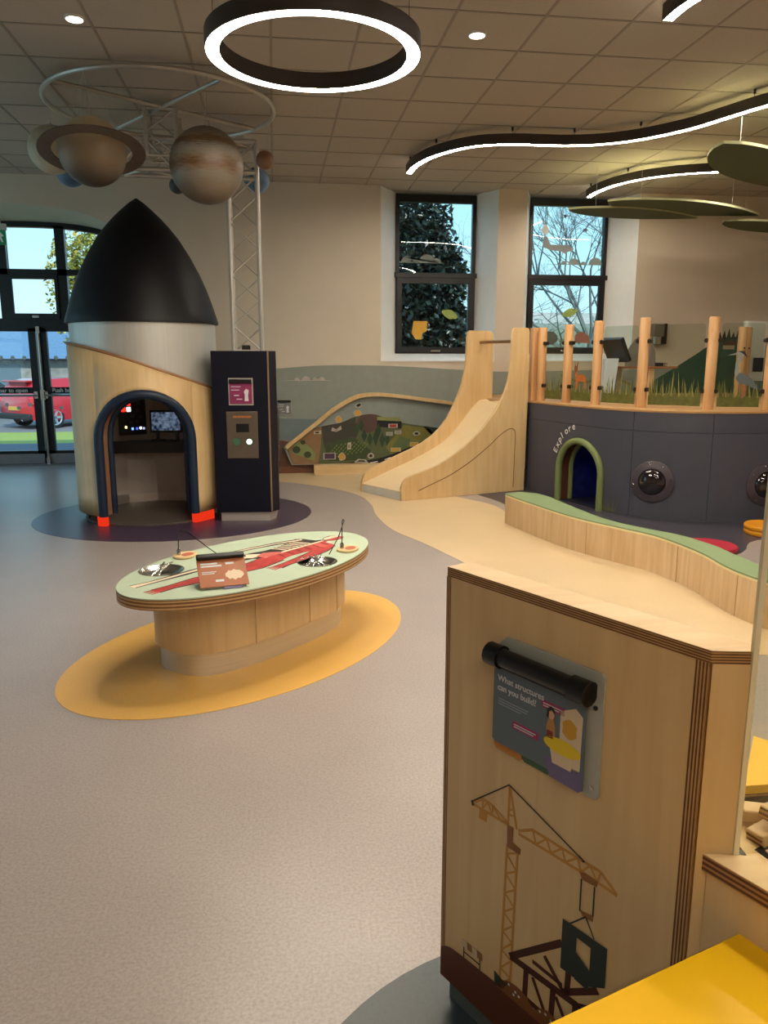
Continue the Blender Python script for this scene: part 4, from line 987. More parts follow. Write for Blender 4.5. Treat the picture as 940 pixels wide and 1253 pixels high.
# ------------------------------------------------------------------ raised platform
WP = smooth_path([(2.97, 8.8), (3.13, 8.05), (3.30, 7.45), (3.60, 7.0), (4.05, 6.76), (4.6, 6.70), (5.2, 6.75), (5.9, 6.95), (6.6, 7.2)], 14)
acc = [0]
for a, b in zip(WP, WP[1:]): acc.append(acc[-1] + math.hypot(b[0] - a[0], b[1] - a[1]))
def at(s_, off=0.):
    s_ = max(0, min(acc[-1] - 1e-6, s_))
    for i in range(len(acc) - 1):
        if acc[i + 1] > s_:
            f = (s_ - acc[i]) / (acc[i + 1] - acc[i]); a, b = WP[i], WP[i + 1]
            dx, dy = b[0] - a[0], b[1] - a[1]; L = math.hypot(dx, dy)
            return (a[0] + dx * f + dy / L * off, a[1] + dy * f - dx / L * off), (dx / L, dy / L)
def s_of(x, y): return min((math.hypot(p[0] - x, p[1] - y), a) for p, a in zip(WP, acc))[1]
PF = T('play_platform', 'raised play platform with curved dark grey panelled front wall', 'platform', (4.2, 8, 0))
sc_ = s_of(3.18, 7.77); TW, TS, TT = .355, .36, .69
def th_(s_): return TS + (TT - TS) * math.sqrt(max(0, 1 - ((s_ - sc_) / TW) ** 2))
def wall_panel(s0, s1, z0, z1, holed=False, t=.03):
    m = MB(); n = max(4, int((s1 - s0) / .05)); ss = sorted(set([s0 + (s1 - s0) * i / n for i in range(n + 1)] + ([sc_ - TW, sc_ + TW] + [sc_ + TW * math.cos(PI * k / 20) for k in range(1, 20)] if holed else [])))
    for a, b in zip(ss, ss[1:]):
        ins = holed and abs((a + b) / 2 - sc_) < TW
        la, lb = (th_(a), th_(b)) if ins else (z0, z0)
        pa, pb_ = at(a)[0], at(b)[0]; ia, ib = at(a, -t)[0], at(b, -t)[0]
        v = [(pa[0], pa[1], la), (pb_[0], pb_[1], lb), (pb_[0], pb_[1], z1), (pa[0], pa[1], z1), (ia[0], ia[1], la), (ib[0], ib[1], lb), (ib[0], ib[1], z1), (ia[0], ia[1], z1)]
        f = [(0, 1, 2, 3), (7, 6, 5, 4), (3, 2, 6, 7), (0, 4, 5, 1)]
        if a == ss[0]: f.append((0, 3, 7, 4))
        if b == ss[-1]: f.append((1, 5, 6, 2))
        m.add(v, f)
    return m
seams = [0, s_of(3.48, 7.15), s_of(4.08, 6.75), s_of(4.75, 6.70), acc[-1]]
for i, (a, b) in enumerate(zip(seams, seams[1:])):
    W('wall_panel', wall_panel(a + .002, b - .002, .0, .855, i == 0), M_grey, PF, smooth=40)
    W('wall_panel', wall_panel(a + .002, b - .002, .859, 1.04), M_grey, PF, smooth=40)
W('backing', wall_panel(0, sc_ - TW - .01, 0.01, 1.04, t=.01).add([], []), M_blackpl, PF) if False else None
bk2 = offset_path(WP, -.035)
dk = MB().prism([(x, y) for x, y in offset_path(WP, .004)] + [(8.1, 7.6), (8.1, 10.5), (2.75, 10.5), (2.6, 9.2)], 1.042, 1.06)
W('deck', dk, mat('deck_ply', 'b98f5c', .5, var=.1), PF, smooth=0)
ap = []
for i in range(25):
    a = PI - PI * i / 24; ap.append((sc_ + (TW + .0) * math.cos(a), TS + (TT - TS) * math.sin(a)))
ap = [(sc_ - TW, .0), (sc_ - TW, .2)] + ap + [(sc_ + TW, .2), (sc_ + TW, .0)]
W('tunnel_padding', MB().tube([at(s_, .012)[0] + (z_,) for s_, z_ in ap], .036, 10), M_olive, PF, smooth=60)
din = (at(sc_)[1][1] * -1, at(sc_)[1][0])      # inward direction
tn = MB(); A0 = [at(s_)[0] + (z_,) for s_, z_ in ap]; A1 = [(p[0] + din[0] * .15, p[1] + din[1] * .15, p[2]) for p in A0]
for i in range(len(A0) - 1): tn.poly3([A0[i], A0[i + 1], A1[i + 1], A1[i]])
W('tunnel_lining', tn, mat('tunnel_brown', '5a3020', .6), PF, smooth=50)
W('tunnel_padding', MB().tube(A1, .03, 8), M_olive, PF, smooth=60)
A2 = [(p[0] + din[0] * 1.4, p[1] + din[1] * 1.4, p[2]) for p in A0]
tn2 = MB()
for i in range(len(A0) - 1): tn2.poly3([A1[i], A1[i + 1], A2[i + 1], A2[i]])
tn2.poly3(A2)
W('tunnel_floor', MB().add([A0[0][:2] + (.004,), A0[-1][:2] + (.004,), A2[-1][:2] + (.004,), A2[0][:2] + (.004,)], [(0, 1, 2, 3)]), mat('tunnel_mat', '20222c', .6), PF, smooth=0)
W('tunnel_cave', tn2, mat('cave_blue', '1a2360', .5, var=.4, scale=14), PF, smooth=50)
cpt = (A1[12][0] + din[0] * .5, A1[12][1] + din[1] * .5, .62)
W('cave_lamp', MB().box(cpt[0] - .03, cpt[0] + .03, cpt[1] - .15, cpt[1] + .15, cpt[2] + .0, cpt[2] + .02), emit('cave_led', '2238ff', 5.), PF)
# lettering above the tunnel, one letter at a time round the arch
for i, chx in enumerate('Explore'):
    an = math.radians(164 - i * 9.2); s_ = sc_ + (TW + .085) * math.cos(an); z_ = TS + .03 + (TT - TS + .10) * math.sin(an)
    (x, y), d_ = at(s_, .003)
    M0 = plane_mat((x, y), d_, z_, .0); text('lettering', chx, .108, M_wh, M0 @ Matrix.Rotation(an - PI / 2 - .1, 4, 'Z'), PF, bold=.0008)
def porthole(x, y, z):
    s_ = s_of(x, y); (px_, py_), d_ = at(s_); n_ = (d_[1], -d_[0])
    def L(r, t, a): return (px_ + d_[0] * r * math.cos(a) + n_[0] * t, py_ + d_[1] * r * math.cos(a) + n_[1] * t, z + r * math.sin(a))
    def lathe(prof, seg=40):
        m = MB(); vs = [L(r, t, 2 * PI * k / seg) for r, t in prof for k in range(seg)]; fs = []
        for i in range(len(prof) - 1):
            for k in range(seg):
                l = (k + 1) % seg; fs.append((i * seg + k, i * seg + l, (i + 1) * seg + l, (i + 1) * seg + k))
        fs.append(tuple((len(prof) - 1) * seg + k for k in range(seg)))
        return m.add(vs, fs)
    r_ = W('porthole_ring', lathe([(.205, 0), (.205, .01), (.19, .018), (.165, .018), (.15, .03), (.13, .03), (.125, .01)]), mat('porthole_plum', '4a4149', .4), PF, smooth=40)
    b_ = MB()
    for k in range(8):
        a = 2 * PI * k / 8 + .2; b_.sphere(L(.178, .019, a), .007, 8, 6)
    WP_('bolt', b_, M_steel, r_)
    W('porthole_dome', lathe([(.13, .015), (.12, .04), (.095, .065), (.06, .08), (.02, .086), (.001, .087)]), mat('dome_dark', '1c181c', .06, coat=1.), PF, smooth=80)
porthole(3.615, 6.985, .37); porthole(4.64, 6.70, .365)
# painted plant beside the tunnel
pm = MB(); (gx, gy), gd = at(sc_ + TW + .1)
for k in range(9):
    s0 = -.06 + .018 * k; h = .1 + .12 * random.random(); lean = random.uniform(-.04, .05)
    pm.slab([(s0, .02), (s0 + .012, .02), (s0 + lean + .006, .02 + h)], (gx, gy), gd, (.001 + k * .0004, .002 + k * .0004))
W('painted_plant', pm, mat('plant_print', '66683a', .6), PF, smooth=0)
# posts, glass and printed grass
PO = [(3.10, 8.80), (3.27, 8.42), (3.42, 7.96), (3.70, 7.48), (4.17, 7.02), (4.68, 6.86), (5.3, 6.9)]
PH = [1.9, 1.92, 1.94, 1.95, 1.94, 1.93, 1.93]
post_m = []
for i, (x, y) in enumerate(PO):
    r_ = .05
    W('post', MB().lathe([(r_, 1.06), (r_, PH[i] - .008), (r_ - .006, PH[i])], 16, (x, y, 0)), M_post, PF, smooth=50)
W('post', MB().box(3.0, 3.07, 8.86, 8.96, 1.06, 1.9), M_post, PF, bevel=.005)
M_grass = mat('grass_print', '5d6128', .6, var=.25, scale=20)
M_grass2 = mat('grass_print_pale', '85833f', .6, var=.2, scale=20)
M_brk = mat('bracket_dark', '3a3028', .4, .6)
for i in range(len(PO) - 1):
    a, b = PO[i], PO[i + 1]; L = math.hypot(b[0] - a[0], b[1] - a[1]); d_ = ((b[0] - a[0]) / L, (b[1] - a[1]) / L)
    g0, g1 = .075, L - .075
    c = .03; z0, z1 = 1.09, 1.88
    gl = W('glass_panel', MB().slab([(g0, z0), (g1, z0), (g1, z1 - c), (g1 - c * .3, z1 - c * .3), (g1 - c, z1), (g0 + c, z1), (g0 + c * .3, z1 - c * .3), (g0, z1 - c)], a, d_, (-.005, .005)), M_bal, PF, smooth=0)
    gm = MB(); gm.slab([(g0, z0), (g1, z0), (g1, z0 + .1), (g0, z0 + .1)], a, d_, (.005, .0055))
    gm2 = MB(); nb = int((g1 - g0) / .018)
    for k in range(nb):
        s0 = g0 + (g1 - g0) * (k + .5) / nb + random.uniform(-.006, .006); h = random.uniform(.08, .2); lean = random.uniform(-.03, .03); wv = random.uniform(.006, .011)
        s0 = min(max(s0, g0 + .012), g1 - .012); tipx = min(max(s0 + lean, g0), g1)
        (gm if k % 4 else gm2).slab([(s0 - wv, z0 + .09), (s0 + wv, z0 + .09), (s0 + lean * .5 + wv * .6, z0 + .09 + h * .6), (tipx, z0 + .09 + h * (1 if k % 4 else 1.35))], a, d_, (.0058 + (k % 5) * .0002, .006 + (k % 5) * .0002))
    W('grass_print', gm, M_grass, gl, smooth=0, kind='stuff'); W('grass_print', gm2, M_grass2, gl, smooth=0, kind='stuff')
    bm_ = MB()
    for s_ in (.055, L - .055):
        for z_ in (1.24, 1.72):
            p = (a[0] + d_[0] * s_, a[1] + d_[1] * s_, z_); bm_.tube([(p[0] + d_[1] * .03, p[1] - d_[0] * .03, z_), (p[0] - d_[1] * .03, p[1] + d_[0] * .03, z_)], .022, 10)
    WP_('glass_clamp', bm_, M_brk, PF)
    if i == 1:
        f = lambda pts, hexc, o_: W('animal_print', MB().slab(pts, a, d_, (.0066 + o_, .0072 + o_)), mat('deer_' + hexc, hexc, .6), gl, smooth=0)
        f([(.15, 1.32), (.19, 1.37), (.27, 1.38), (.32, 1.35), (.33, 1.22), (.31, 1.22), (.3, 1.3), (.2, 1.3), (.19, 1.22), (.165, 1.22), (.16, 1.3)], 'b5662c', 0)
        f([(.15, 1.33), (.19, 1.37), (.165, 1.43), (.14, 1.43)], 'b5662c', .0007)
        f([(.125, 1.43), (.13, 1.47), (.18, 1.47), (.185, 1.43), (.155, 1.39)], '7c4520', .0014)
        f([(.12, 1.53), (.14, 1.47), (.15, 1.47)], '7c4520', .002); f([(.165, 1.47), (.18, 1.46), (.195, 1.53)], '7c4520', .002)
    if i == 4:
        f = lambda pts, hexc, o_: W('bird_print', MB().slab(pts, a, d_, (.0066 + o_, .0072 + o_)), mat('heron_' + hexc, hexc, .6), gl, smooth=0)
        f([(.24, 1.42), (.3, 1.41), (.38, 1.36), (.44, 1.27), (.42, 1.26), (.34, 1.30), (.27, 1.31), (.23, 1.36)], '5d6668', 0)
        f([(.23, 1.37), (.26, 1.42), (.25, 1.5), (.29, 1.58), (.27, 1.61), (.23, 1.61), (.14, 1.58), (.24, 1.585), (.22, 1.5), (.215, 1.42)], '8b8f86', .0007)
        f([(.23, 1.62), (.29, 1.62), (.32, 1.56), (.27, 1.6)], '1f2426', .0014)
        f([(.28, 1.3), (.32, 1.3), (.33, 1.2), (.30, 1.17)], '9a6644', .0007)

# furniture up on the platform
CN = T('play_counter', 'small wooden counter with red edged top on the platform behind glass', 'counter', (4.45, 9.05, 1.06))
W('leg_panel', MB().box(4.5, 4.58, 8.95, 9.2, 1.06, 1.43), M_ply2, CN)
W('leg_panel', MB().box(4.1, 4.16, 8.95, 9.2, 1.06, 1.43), mat('panel_stone', '8f8576', .6), CN)
W('counter_top', MB().box(4.08, 4.86, 8.9, 9.3, 1.43, 1.455), mat('counter_red', '94603c', .5), CN, bevel=.004)
MO = T('till_screen', 'black tilted screen on a white stand on the platform', 'screen', (3.98, 8.85, 1.06))
W('stand', MB().add([(3.86, 8.8, 1.06), (4.0, 8.8, 1.06), (4.0, 8.95, 1.06), (3.86, 8.95, 1.06), (3.9, 8.82, 1.55), (4.06, 8.82, 1.55), (4.06, 8.95, 1.55), (3.9, 8.95, 1.55)], [(0, 3, 2, 1), (4, 5, 6, 7), (0, 1, 5, 4), (1, 2, 6, 5), (2, 3, 7, 6), (3, 0, 4, 7)]), mat('stand_white', 'c9d2e0', .5), MO, bevel=.005)
W('monitor', MB().obox(rot(0, math.radians(-28), math.radians(18), (4.03, 8.86, 1.65)), .06, .34, .30), M_blackpl, MO, bevel=.006)
O('half_round_screen', MB().slab([(4.32, 1.455), (4.32, 1.55), (4.36, 1.68), (4.43, 1.78), (4.52, 1.84), (4.62, 1.78), (4.7, 1.65), (4.72, 1.455)], (0, 9.22), (1, 0), .02), mat('felt_grey', '77726a', .7), None)['label'] = 'grey half round screen standing on the wooden platform counter'
bpy.data.objects['half_round_screen']['category'] = 'screen'
tin = T('metal_tin', 'small black and chrome tin on the wooden platform counter', 'tin', (4.78, 9.1, 1.455))
O('tin_body', MB().lathe([(.035, 0), (.035, .045)], 20), M_steel, tin); O('tin_lid', MB().lathe([(.04, .0), (.04, .04), (.034, .045)], 20, (-.08, 0, 0)), M_blackpl, tin)
dsp = T('hand_dispenser', 'stainless steel dispenser on the cream wall behind the platform', 'dispenser', (5.38, WY - .12, 1.75))
O('case', MB().box(-.09, .07, 0, .11, .1, .28), mat('disp_grey', '8d857a', .3, .7), dsp, bevel=.01); O('side_frame', MB().box(.07, .1, -.02, .11, 0, .28), M_brk, dsp); O('cup', MB().lathe([(.065, 0), (.07, .1)], 20, (-.015, .04, 0)), M_steel, dsp)
for x, y, lb in ((5.86, 9.2, 'tall timber post behind the heron glass, left of a pair'), (6.02, 9.35, 'tall timber post behind the heron glass, right of a pair')):
    t = T('timber_post', lb, 'post', (x, y, 1.06), 0, 'timber posts at the back of the platform')
    O('shaft', MB().lathe([(.055, 0), (.055, .87), (.05, .88)], 14), M_post, t); O('bolt', MB().sphere((0, -.056, .62), .012, 8, 6), M_brk, t)
cur = T('display_column', 'pale rounded column behind the timber posts', 'display', (6.25, 9.55, 1.06))  # pale column built for the white strip behind the posts
O('column_panel', MB().prism(ellipse(0, 0, .16, .05, 0, 24, 4), 0, .97), mat('column_pale', 'c5c9c6', .4), cur, bevel=.01); O('screen_panel', MB().box(-.02, .12, -.06, -.05, .32, .5), M_navy, cur); O('base', MB().box(-.16, .16, -.06, .06, 0, .2), mat('column_teal', '4f6660', .5), cur)

# stepping cushions on the floor
def cushion(label, x, y, col, r=.2, lay=2):
    t = T('stepping_disc', label, 'floor disc', (x, y, 0), 0, 'round stepping discs')
    m_ = mat('disc_' + col, col, .5)
    for i in range(lay): O('layer', MB().lathe([(r * .97, .003 + .045 * i), (r, .012 + .045 * i), (r, .036 + .045 * i), (r * .97, .045 + .045 * i)], 40), m_, t, smooth=50)
cushion('crimson round stepping disc on the dark floor behind the green bench', 3.50, 5.74, 'b01f38', .24, 1)
cushion('orange yellow round stepping disc by the right edge near the portholes', 4.36, 6.2, 'd98f14', .2, 2)

# ------------------------------------------------------------------ wavy bench
BF = smooth_path([(2.15, 6.98), (2.22, 6.6), (2.38, 5.9), (2.58, 5.45), (2.73, 5.12), (2.78, 4.65), (2.75, 4.3), (2.76, 4.08), (2.82, 3.85), (2.95, 3.5)], 6)
BB = smooth_path([(2.2, 7.03), (2.35, 7.05), (2.49, 6.85), (2.54, 6.3), (2.6, 5.75), (2.73, 5.42), (2.9, 5.12), (2.97, 4.8), (2.97, 4.5), (2.98, 4.17), (3.1, 3.8), (3.25, 3.55)], 6)
BN = T('wavy_bench', 'low wavy plywood bench with green padded top', 'bench', (2.6, 5.3, 0))
cen = BF + BB[::-1]
W('base', MB().prism(cen, 0, .262), M_ply2, BN, smooth=35)
W('seat_edge', MB().prism(cen, .262, .276), mat('edge_pale', 'e6d9a8', .5), BN, smooth=35)
W('seat', MB().prism(cen, .276, .286), M_green, BN, smooth=35)
sm = MB()
for i in (14, 27, 40):
    x, y = BF[i]; sm.tube([(x - .001, y, .004), (x - .001, y, .26)], .002, 5)
WP_('panel_joint', sm, mat('seam', 'a5865c', .6), BN)

# ------------------------------------------------------------------ foreground building unit
po, pd = (.3675, 1.604), (.485, -.8745)
def P_(s_, t=0.): return (po[0] + pd[0] * s_ + pd[1] * t, po[1] + pd[1] * s_ - pd[0] * t)   # t outwards (towards the viewer side)
FU = T('building_screen', 'upright birch plywood screen with a printed tower crane in the foreground', 'partition', (.52, 1.33, 0))
def fs(poly, t0, t1, m): return MB().slab(poly, po, pd, (t0, t1))
ZT = 1.10
W('front_panel', fs([(0, .06), (.621, .06), (.621, ZT - .022), (0, ZT - .022)], -.02, 0, None), M_ply, FU, smooth=0)
W('edge_lipping', fs([(.598, .06), (.6212, .06), (.6212, ZT - .022), (.598, ZT - .022)], -.01, .001, None), M_edgev, FU, smooth=0)
W('edge_lipping', fs([(-.001, .06), (.012, .06), (.012, ZT - .022), (-.001, ZT - .022)], -.022, .001, None), M_edgev, FU, smooth=0)
W('rear_panel', fs([(.0, .06), (.6, .06), (.6, ZT - .022), (0, ZT - .022)], -.062, -.042, None), M_ply, FU, smooth=0)
W('end_panel', fs([(-.0005, .06), (.0, .06), (.0, ZT - .022), (-.0005, ZT - .022)], -.062, -.022, None), M_ply, FU, smooth=0)
tpoly = [(.3675, 1.604), (.669, 1.057), (.738, 1.044), (.752, 1.066), (.722, 1.118), (.425, 1.634)]
W('top_edge', MB().prism(tpoly, ZT - .022, ZT - .001), banded('screen_top_edge', 'b58a55', '5d3a22', (0, 0, 1), .0047), FU, smooth=0)
W('top', MB().prism(tpoly, ZT - .001, ZT), M_plyh, FU, smooth=0)
W('end_panel', MB().prism([(.671, 1.0555), (.736, 1.0435), (.74, 1.062), (.68, 1.075)], .06, ZT - .022), M_ply, FU, smooth=0)
W('plinth', fs([(.02, .002), (.58, .002), (.58, .06), (.02, .06)], -.055, -.012, None), mat('plinth_grey', '59615f', .5), FU, smooth=0)
# crane graphic
M_cr = mat('crane_print', 'c08a3e', .5); M_crd = mat('crane_cab', '8a5a2a', .5); M_cbl = mat('crane_cable', '1f1d1c', .5); M_hill = mat('earth_brown', '5a2c16', .5, var=.06); M_brn = mat('steel_brown', '472016', .5); M_dkp = mat('panel_dark', '2b3330', .5); M_rock = mat('rock_brown', '7d4c22', .5)
def pr_(polys, m, lay, name='crane_print'):
    k = MB()
    for p in polys: k.slab(p, po, pd, (.0006 * lay + .0002, .0006 * lay + .0006))
    return WP_(name, k, m, FU, smooth=0) if 1 < len(polys) < 5 else W(name, k, m, FU, smooth=0)
def bar(a, b, w_):
    dx, dz = b[0] - a[0], b[1] - a[1]; L = math.hypot(dx, dz); nx, nz = -dz / L * w_ / 2, dx / L * w_ / 2
    return [(a[0] + nx, a[1] + nz), (b[0] + nx, b[1] + nz), (b[0] - nx, b[1] - nz), (a[0] - nx, a[1] - nz)]
cr = []
ml, mr = [(.206, .53), (.197, .17)], [(.236, .525), (.228, .19)]
lerp = lambda a, b, t: (a[0] + (b[0] - a[0]) * t, a[1] + (b[1] - a[1]) * t)
cr += [bar(ml[0], ml[1], .006), bar(mr[0], mr[1], .006)]
for i in range(15): cr.append(bar(lerp(*ml, i / 15) if i % 2 else lerp(*mr, i / 15), lerp(*mr, (i + 1) / 15) if i % 2 else lerp(*ml, (i + 1) / 15), .0045))
jt, jb = [(.237, .578), (.275, .6), (.404, .602), (.444, .603), (.483, .577)], [(.237, .571), (.399, .577), (.438, .577), (.483, .576)]
for l in (jt, jb): cr += [bar(a, b, .006) for a, b in zip(l, l[1:])]
zz = [(.275, .6), (.285, .573), (.312, .6), (.325, .575), (.352, .601), (.362, .576), (.39, .602), (.4, .577), (.42, .602), (.438, .577), (.445, .602)]
cr += [bar(a, b, .0045) for a, b in zip(zz, zz[1:])]
ct, cbm = [(.102, .577), (.13, .599), (.159, .597), (.209, .579)], [(.102, .571), (.209, .576)]
for l in (ct, cbm): cr += [bar(a, b, .006) for a, b in zip(l, l[1:])]
zz = [(.13, .599), (.128, .573), (.145, .598), (.159, .573), (.16, .597), (.185, .575)]; cr += [bar(a, b, .004) for a, b in zip(zz, zz[1:])]
cr += [bar((.208, .668), (.206, .575), .006), bar((.208, .668), (.231, .578), .006), bar((.208, .61), (.22, .62), .004), bar((.207, .6), (.224, .605), .004)]
cr.append([(.12, .571), (.144, .572), (.142, .548), (.119, .547)])
pr_(cr, M_cr, 1)
pr_([[(.205, .575), (.223, .578), (.222, .543), (.245, .539), (.244, .526), (.207, .524)], [(.397, .575), (.41, .581), (.44, .579), (.438, .567), (.406, .563)], [(.401, .496), (.421, .498), (.434, .502), (.434, .489), (.411, .487)]], M_crd, 2, 'crane_cab_print')
pr_([bar((.094, .575), (.207, .67), .003), bar((.207, .67), (.403, .605), .003), bar((.403, .564), (.403, .494), .003), bar((.434, .565), (.434, .502), .003), bar((.418, .49), (.38, .45), .003), bar((.418, .49), (.44, .455), .003), bar((.098, .58), (.1, .568), .006), [(.396, .61), (.41, .604), (.404, .6)]], M_cbl, 3, 'crane_cable_print')
fr_ = [bar((.226, .267), (.364, .395), .015), bar((.226, .268), (.41, .282), .016), bar((.274, .275), (.272, .19), .014), bar((.292, .262), (.327, .205), .009), bar((.348, .277), (.345, .2), .014), bar((.321, .335), (.373, .288), .010),
       bar((.384, .343), (.382, .29), .014), bar((.37, .284), (.455, .35), .014), bar((.41, .282), (.50, .33), .012), bar((.405, .282), (.403, .2), .014), bar((.355, .262), (.395, .205), .009), bar((.29, .30), (.37, .30), .009), bar((.26, .197), (.43, .197), .012)]
pr_(fr_, M_brn, 2, 'steelwork_print')
pr_([[(.364, .452), (.471, .455), (.471, .431), (.364, .434)], [(.364, .434), (.4, .434), (.4, .34), (.364, .339)], [(.434, .432), (.471, .432), (.471, .369), (.434, .345)], [(.4, .4), (.434, .38), (.434, .335), (.4, .338)]], M_dkp, 4, 'hoisted_panel_print')
hillp = smooth_path([(.0, .138), (.03, .156), (.08, .163), (.15, .168), (.209, .174), (.278, .182), (.36, .187), (.5, .18), (.621, .17)], 4)
pr_([hillp + [(.621, .06), (.0, .06)]], M_hill, 3, 'earth_print')
rk = smooth_path([(.19, .165), (.21, .195), (.24, .207), (.275, .205), (.3, .19), (.32, .207), (.345, .214), (.37, .2), (.38, .17)], 4)
pr_([rk], M_rock, 4, 'rock_print')
pr_([[(x, z), (x + .005, z), (x + .005, z + .005), (x, z + .005)] for x, z in ((.225, .195), (.245, .19), (.24, .18), (.255, .186), (.315, .195), (.33, .2), (.345, .195))], M_txt, 5, 'rock_fleck_print')
bq = [[(.077 + .0165 * k, .192 + .0008 * k), (.0935 + .0165 * k, .1928 + .0008 * k), (.0915 + .0165 * k, .2105 + .0008 * k), (.075 + .0165 * k, .2097 + .0008 * k)] for k in range(4)]
pr_([bq[0], bq[2]], mat('barrier_white', 'c8b89c', .5), 3, 'barrier_print'); pr_([bq[1], bq[3]], mat('barrier_ochre', '8a6234', .5), 3, 'barrier_print')
pr_([bar((.081, .2), (.081, .163), .003), bar((.134, .2), (.135, .166), .003), bar((.081, .178), (.134, .18), .003)], M_cbl, 2, 'barrier_leg_print')
pr_([[(.182, .2), (.215, .192), (.228, .203), (.208, .17), (.184, .167)]], M_dkp, 4, 'crane_foot_print')
# flip sign on the screen
FS = T('information_sign', 'slate coloured flip sign asking what structures can you build', 'sign', P_(.29, .005) + (.75,))
W('backplate', fs([(.165, .745), (.427, .745), (.432, .752), (.432, .986), (.426, .994), (.19, .994), (.165, .97)], .0012, .006, None), M_clear, FS, smooth=0)
bars = MB(); bx0, bx1, bz = .163, .417, .957
def rod(s0, s1, z, r, t, n=14):
    a, b = P_(s0, t), P_(s1, t); return [(a[0], a[1], z), (b[0], b[1], z)], r
for s0, s1, r in ((bx0, bx1, .019), (bx0, bx0 + .035, .024), (bx1 - .04, bx1, .024)):
    q, r = rod(s0, s1, bz, r, .026); bars.tube(q, r, 14)
bars.slab([(bx0 + .005, bz - .028), (bx1 - .01, bz - .028), (bx1 - .01, bz - .005), (bx0 + .005, bz - .005)], po, pd, (.006, .02))
W('binder_bar', bars, M_blackpl, FS, smooth=40)
pgp = [(.167, .768), (.173, .762), (.32, .762), (.325, .75), (.395, .748), (.402, .754), (.402, .93), (.398, .934), (.17, .934), (.167, .93)]
pg = W('page', fs(pgp, .012, .016, None), M_page_dark, FS, smooth=0)
W('page_tab', fs([(.168, .772), (.168, .752), (.176, .745), (.244, .745), (.246, .75), (.246, .772)], .010, .0118, None), M_org, FS, smooth=0)
W('page_tab', fs([(.247, .772), (.247, .752), (.253, .746), (.316, .746), (.321, .752), (.321, .772)], .0085, .0104, None), M_tabg, FS, smooth=0)
def sp2(poly, m, lay, name): return W(name, fs(poly, .016 + .0004 * lay, .0164 + .0004 * lay, None), m, pg, smooth=0)
sp2([(.31, .79), (.402, .79), (.402, .754), (.395, .748), (.325, .75), (.318, .765)], M_tabp, 0, 'floor_print')
for i, (ln, z) in enumerate((('What structures', .9), ('can you build?', .88))): text('lettering', ln, .0185, M_txt, plane_mat(P_(.179, .0), pd, z, .0166), pg, extrude=.0003, bold=.0002)
WP_('text_line', lines_mb(po, pd, [(.182, .265, .860), (.182, .262, .8545), (.182, .245, .849)], .0162, .0022), mat('print_dim', '8d979f', .5), pg, smooth=0)
for z, s0, s1 in ((.886, .297, .354), (.811, .223, .292)):
    mb_ = sp2([(s0, z), (s1, z), (s1, z + .0155), (s0, z + .0155)], M_mag, 0, 'caption_print'); WP_('text_line', lines_mb(po, pd, [(s0 + .005, s1 - .006, z + .009), (s0 + .005, s1 - .012, z + .004)], .0168, .002), M_txt, pg, smooth=0)
sp2([(.345, .785), (.395, .785), (.397, .9), (.38, .912), (.345, .895)], mat('print_cream', 'd8c2a4', .5), 0, 'panel_print')
sp2([(.353 + .016 * math.cos(k * PI / 6) * (1 + .25 * (k % 2)) + .015, .865 + .02 * math.sin(k * PI / 6)) for k in range(12)], mat('print_amber', 'c8962c', .5), 1, 'shape_print')
sp2(ellipse(.352, .822, .045, .016, 0, 28), M_stk_yel if False else mat('print_yellow', 'e0c21e', .5), 2, 'table_print')
sp2([(.322, .815), (.382, .815), (.375, .782), (.33, .782)], mat('print_cream', 'd8c2a4', .5), 1, 'table_base_print')
sp2([(.312, .83), (.334, .83), (.334, .855), (.329, .87), (.317, .87), (.312, .855)], mat('print_shirt', 'b5824a', .5), 1, 'person_print')
sp2(ellipse(.323, .879, .008, .01, 0, 16), mat('print_skin', 'cfa27c', .5), 2, 'person_print'); sp2([(.312, .872), (.313, .889), (.322, .896), (.331, .891), (.332, .882), (.324, .888), (.318, .884), (.317, .87)], M_cbl, 3, 'person_print'); sp2([(.312, .83), (.33, .83), (.328, .845), (.314, .845)], mat('print_maroon', '7a2f24', .5), 2, 'person_print')
for s_, z_ in ((.4165, .925), (.418, .765)):
    k = MB().slab([(s_ + .0045 * math.cos(a * PI / 6), z_ + .0045 * math.sin(a * PI / 6)) for a in range(12)], po, pd, (.006, .009)); W('screw', k, M_steel if z_ < .8 else M_blackpl, FS)

# counter beside the screen
CT = T('side_counter', 'low plywood counter with black slots at the right picture edge', 'counter', (.95, .95, 0))
cpl = [(.675, 1.078), (.735, .948), (.87, .62), (1.5, .62), (1.5, 1.36), (.76, 1.36), (.745, 1.064), (.735, 1.04), (.683, 1.052)]
cpl = [(.682, 1.053), (.735, .945), (.87, .62), (1.5, .62), (1.5, 1.14), (.76, 1.14), (.752, 1.04), (.736, 1.0425)]
W('worktop_edge', MB().prism(cpl, .715, .744), banded('counter_edge', 'a87a4c', '5a321e', (0, 0, 1), .0095), CT, smooth=0)
W('worktop', MB().prism(cpl, .744, .7455), M_plyh, CT, smooth=0)
W('front_panel', MB().prism([(.69, 1.05), (.742, .943), (.878, .62), (.9, .62), (.76, .95), (.71, 1.055)], 0, .715), M_ply, CT, smooth=0)
W('slot_frame', MB().prism([(.772, 1.05), (.80, 1.062), (.95, 1.07), (.95, .86), (.81, .9)], .7455, .7462), M_blackpl, CT, smooth=0)
W('slot_lid', MB().prism([(.787, 1.043), (.805, 1.05), (.93, 1.055), (.93, .875), (.818, .912)], .7462, .748), M_plyh, CT, smooth=0)
W('slot', MB().prism([(.720, 1.048), (.728, 1.056), (.752, 1.052), (.75, 1.038)], .7455, .7461), M_blackpl, CT, smooth=0)
AC = T('acrylic_screen', 'clear upright acrylic sheet slotted into the plywood counter', 'acrylic sheet', (.74, 1.045, .7455))
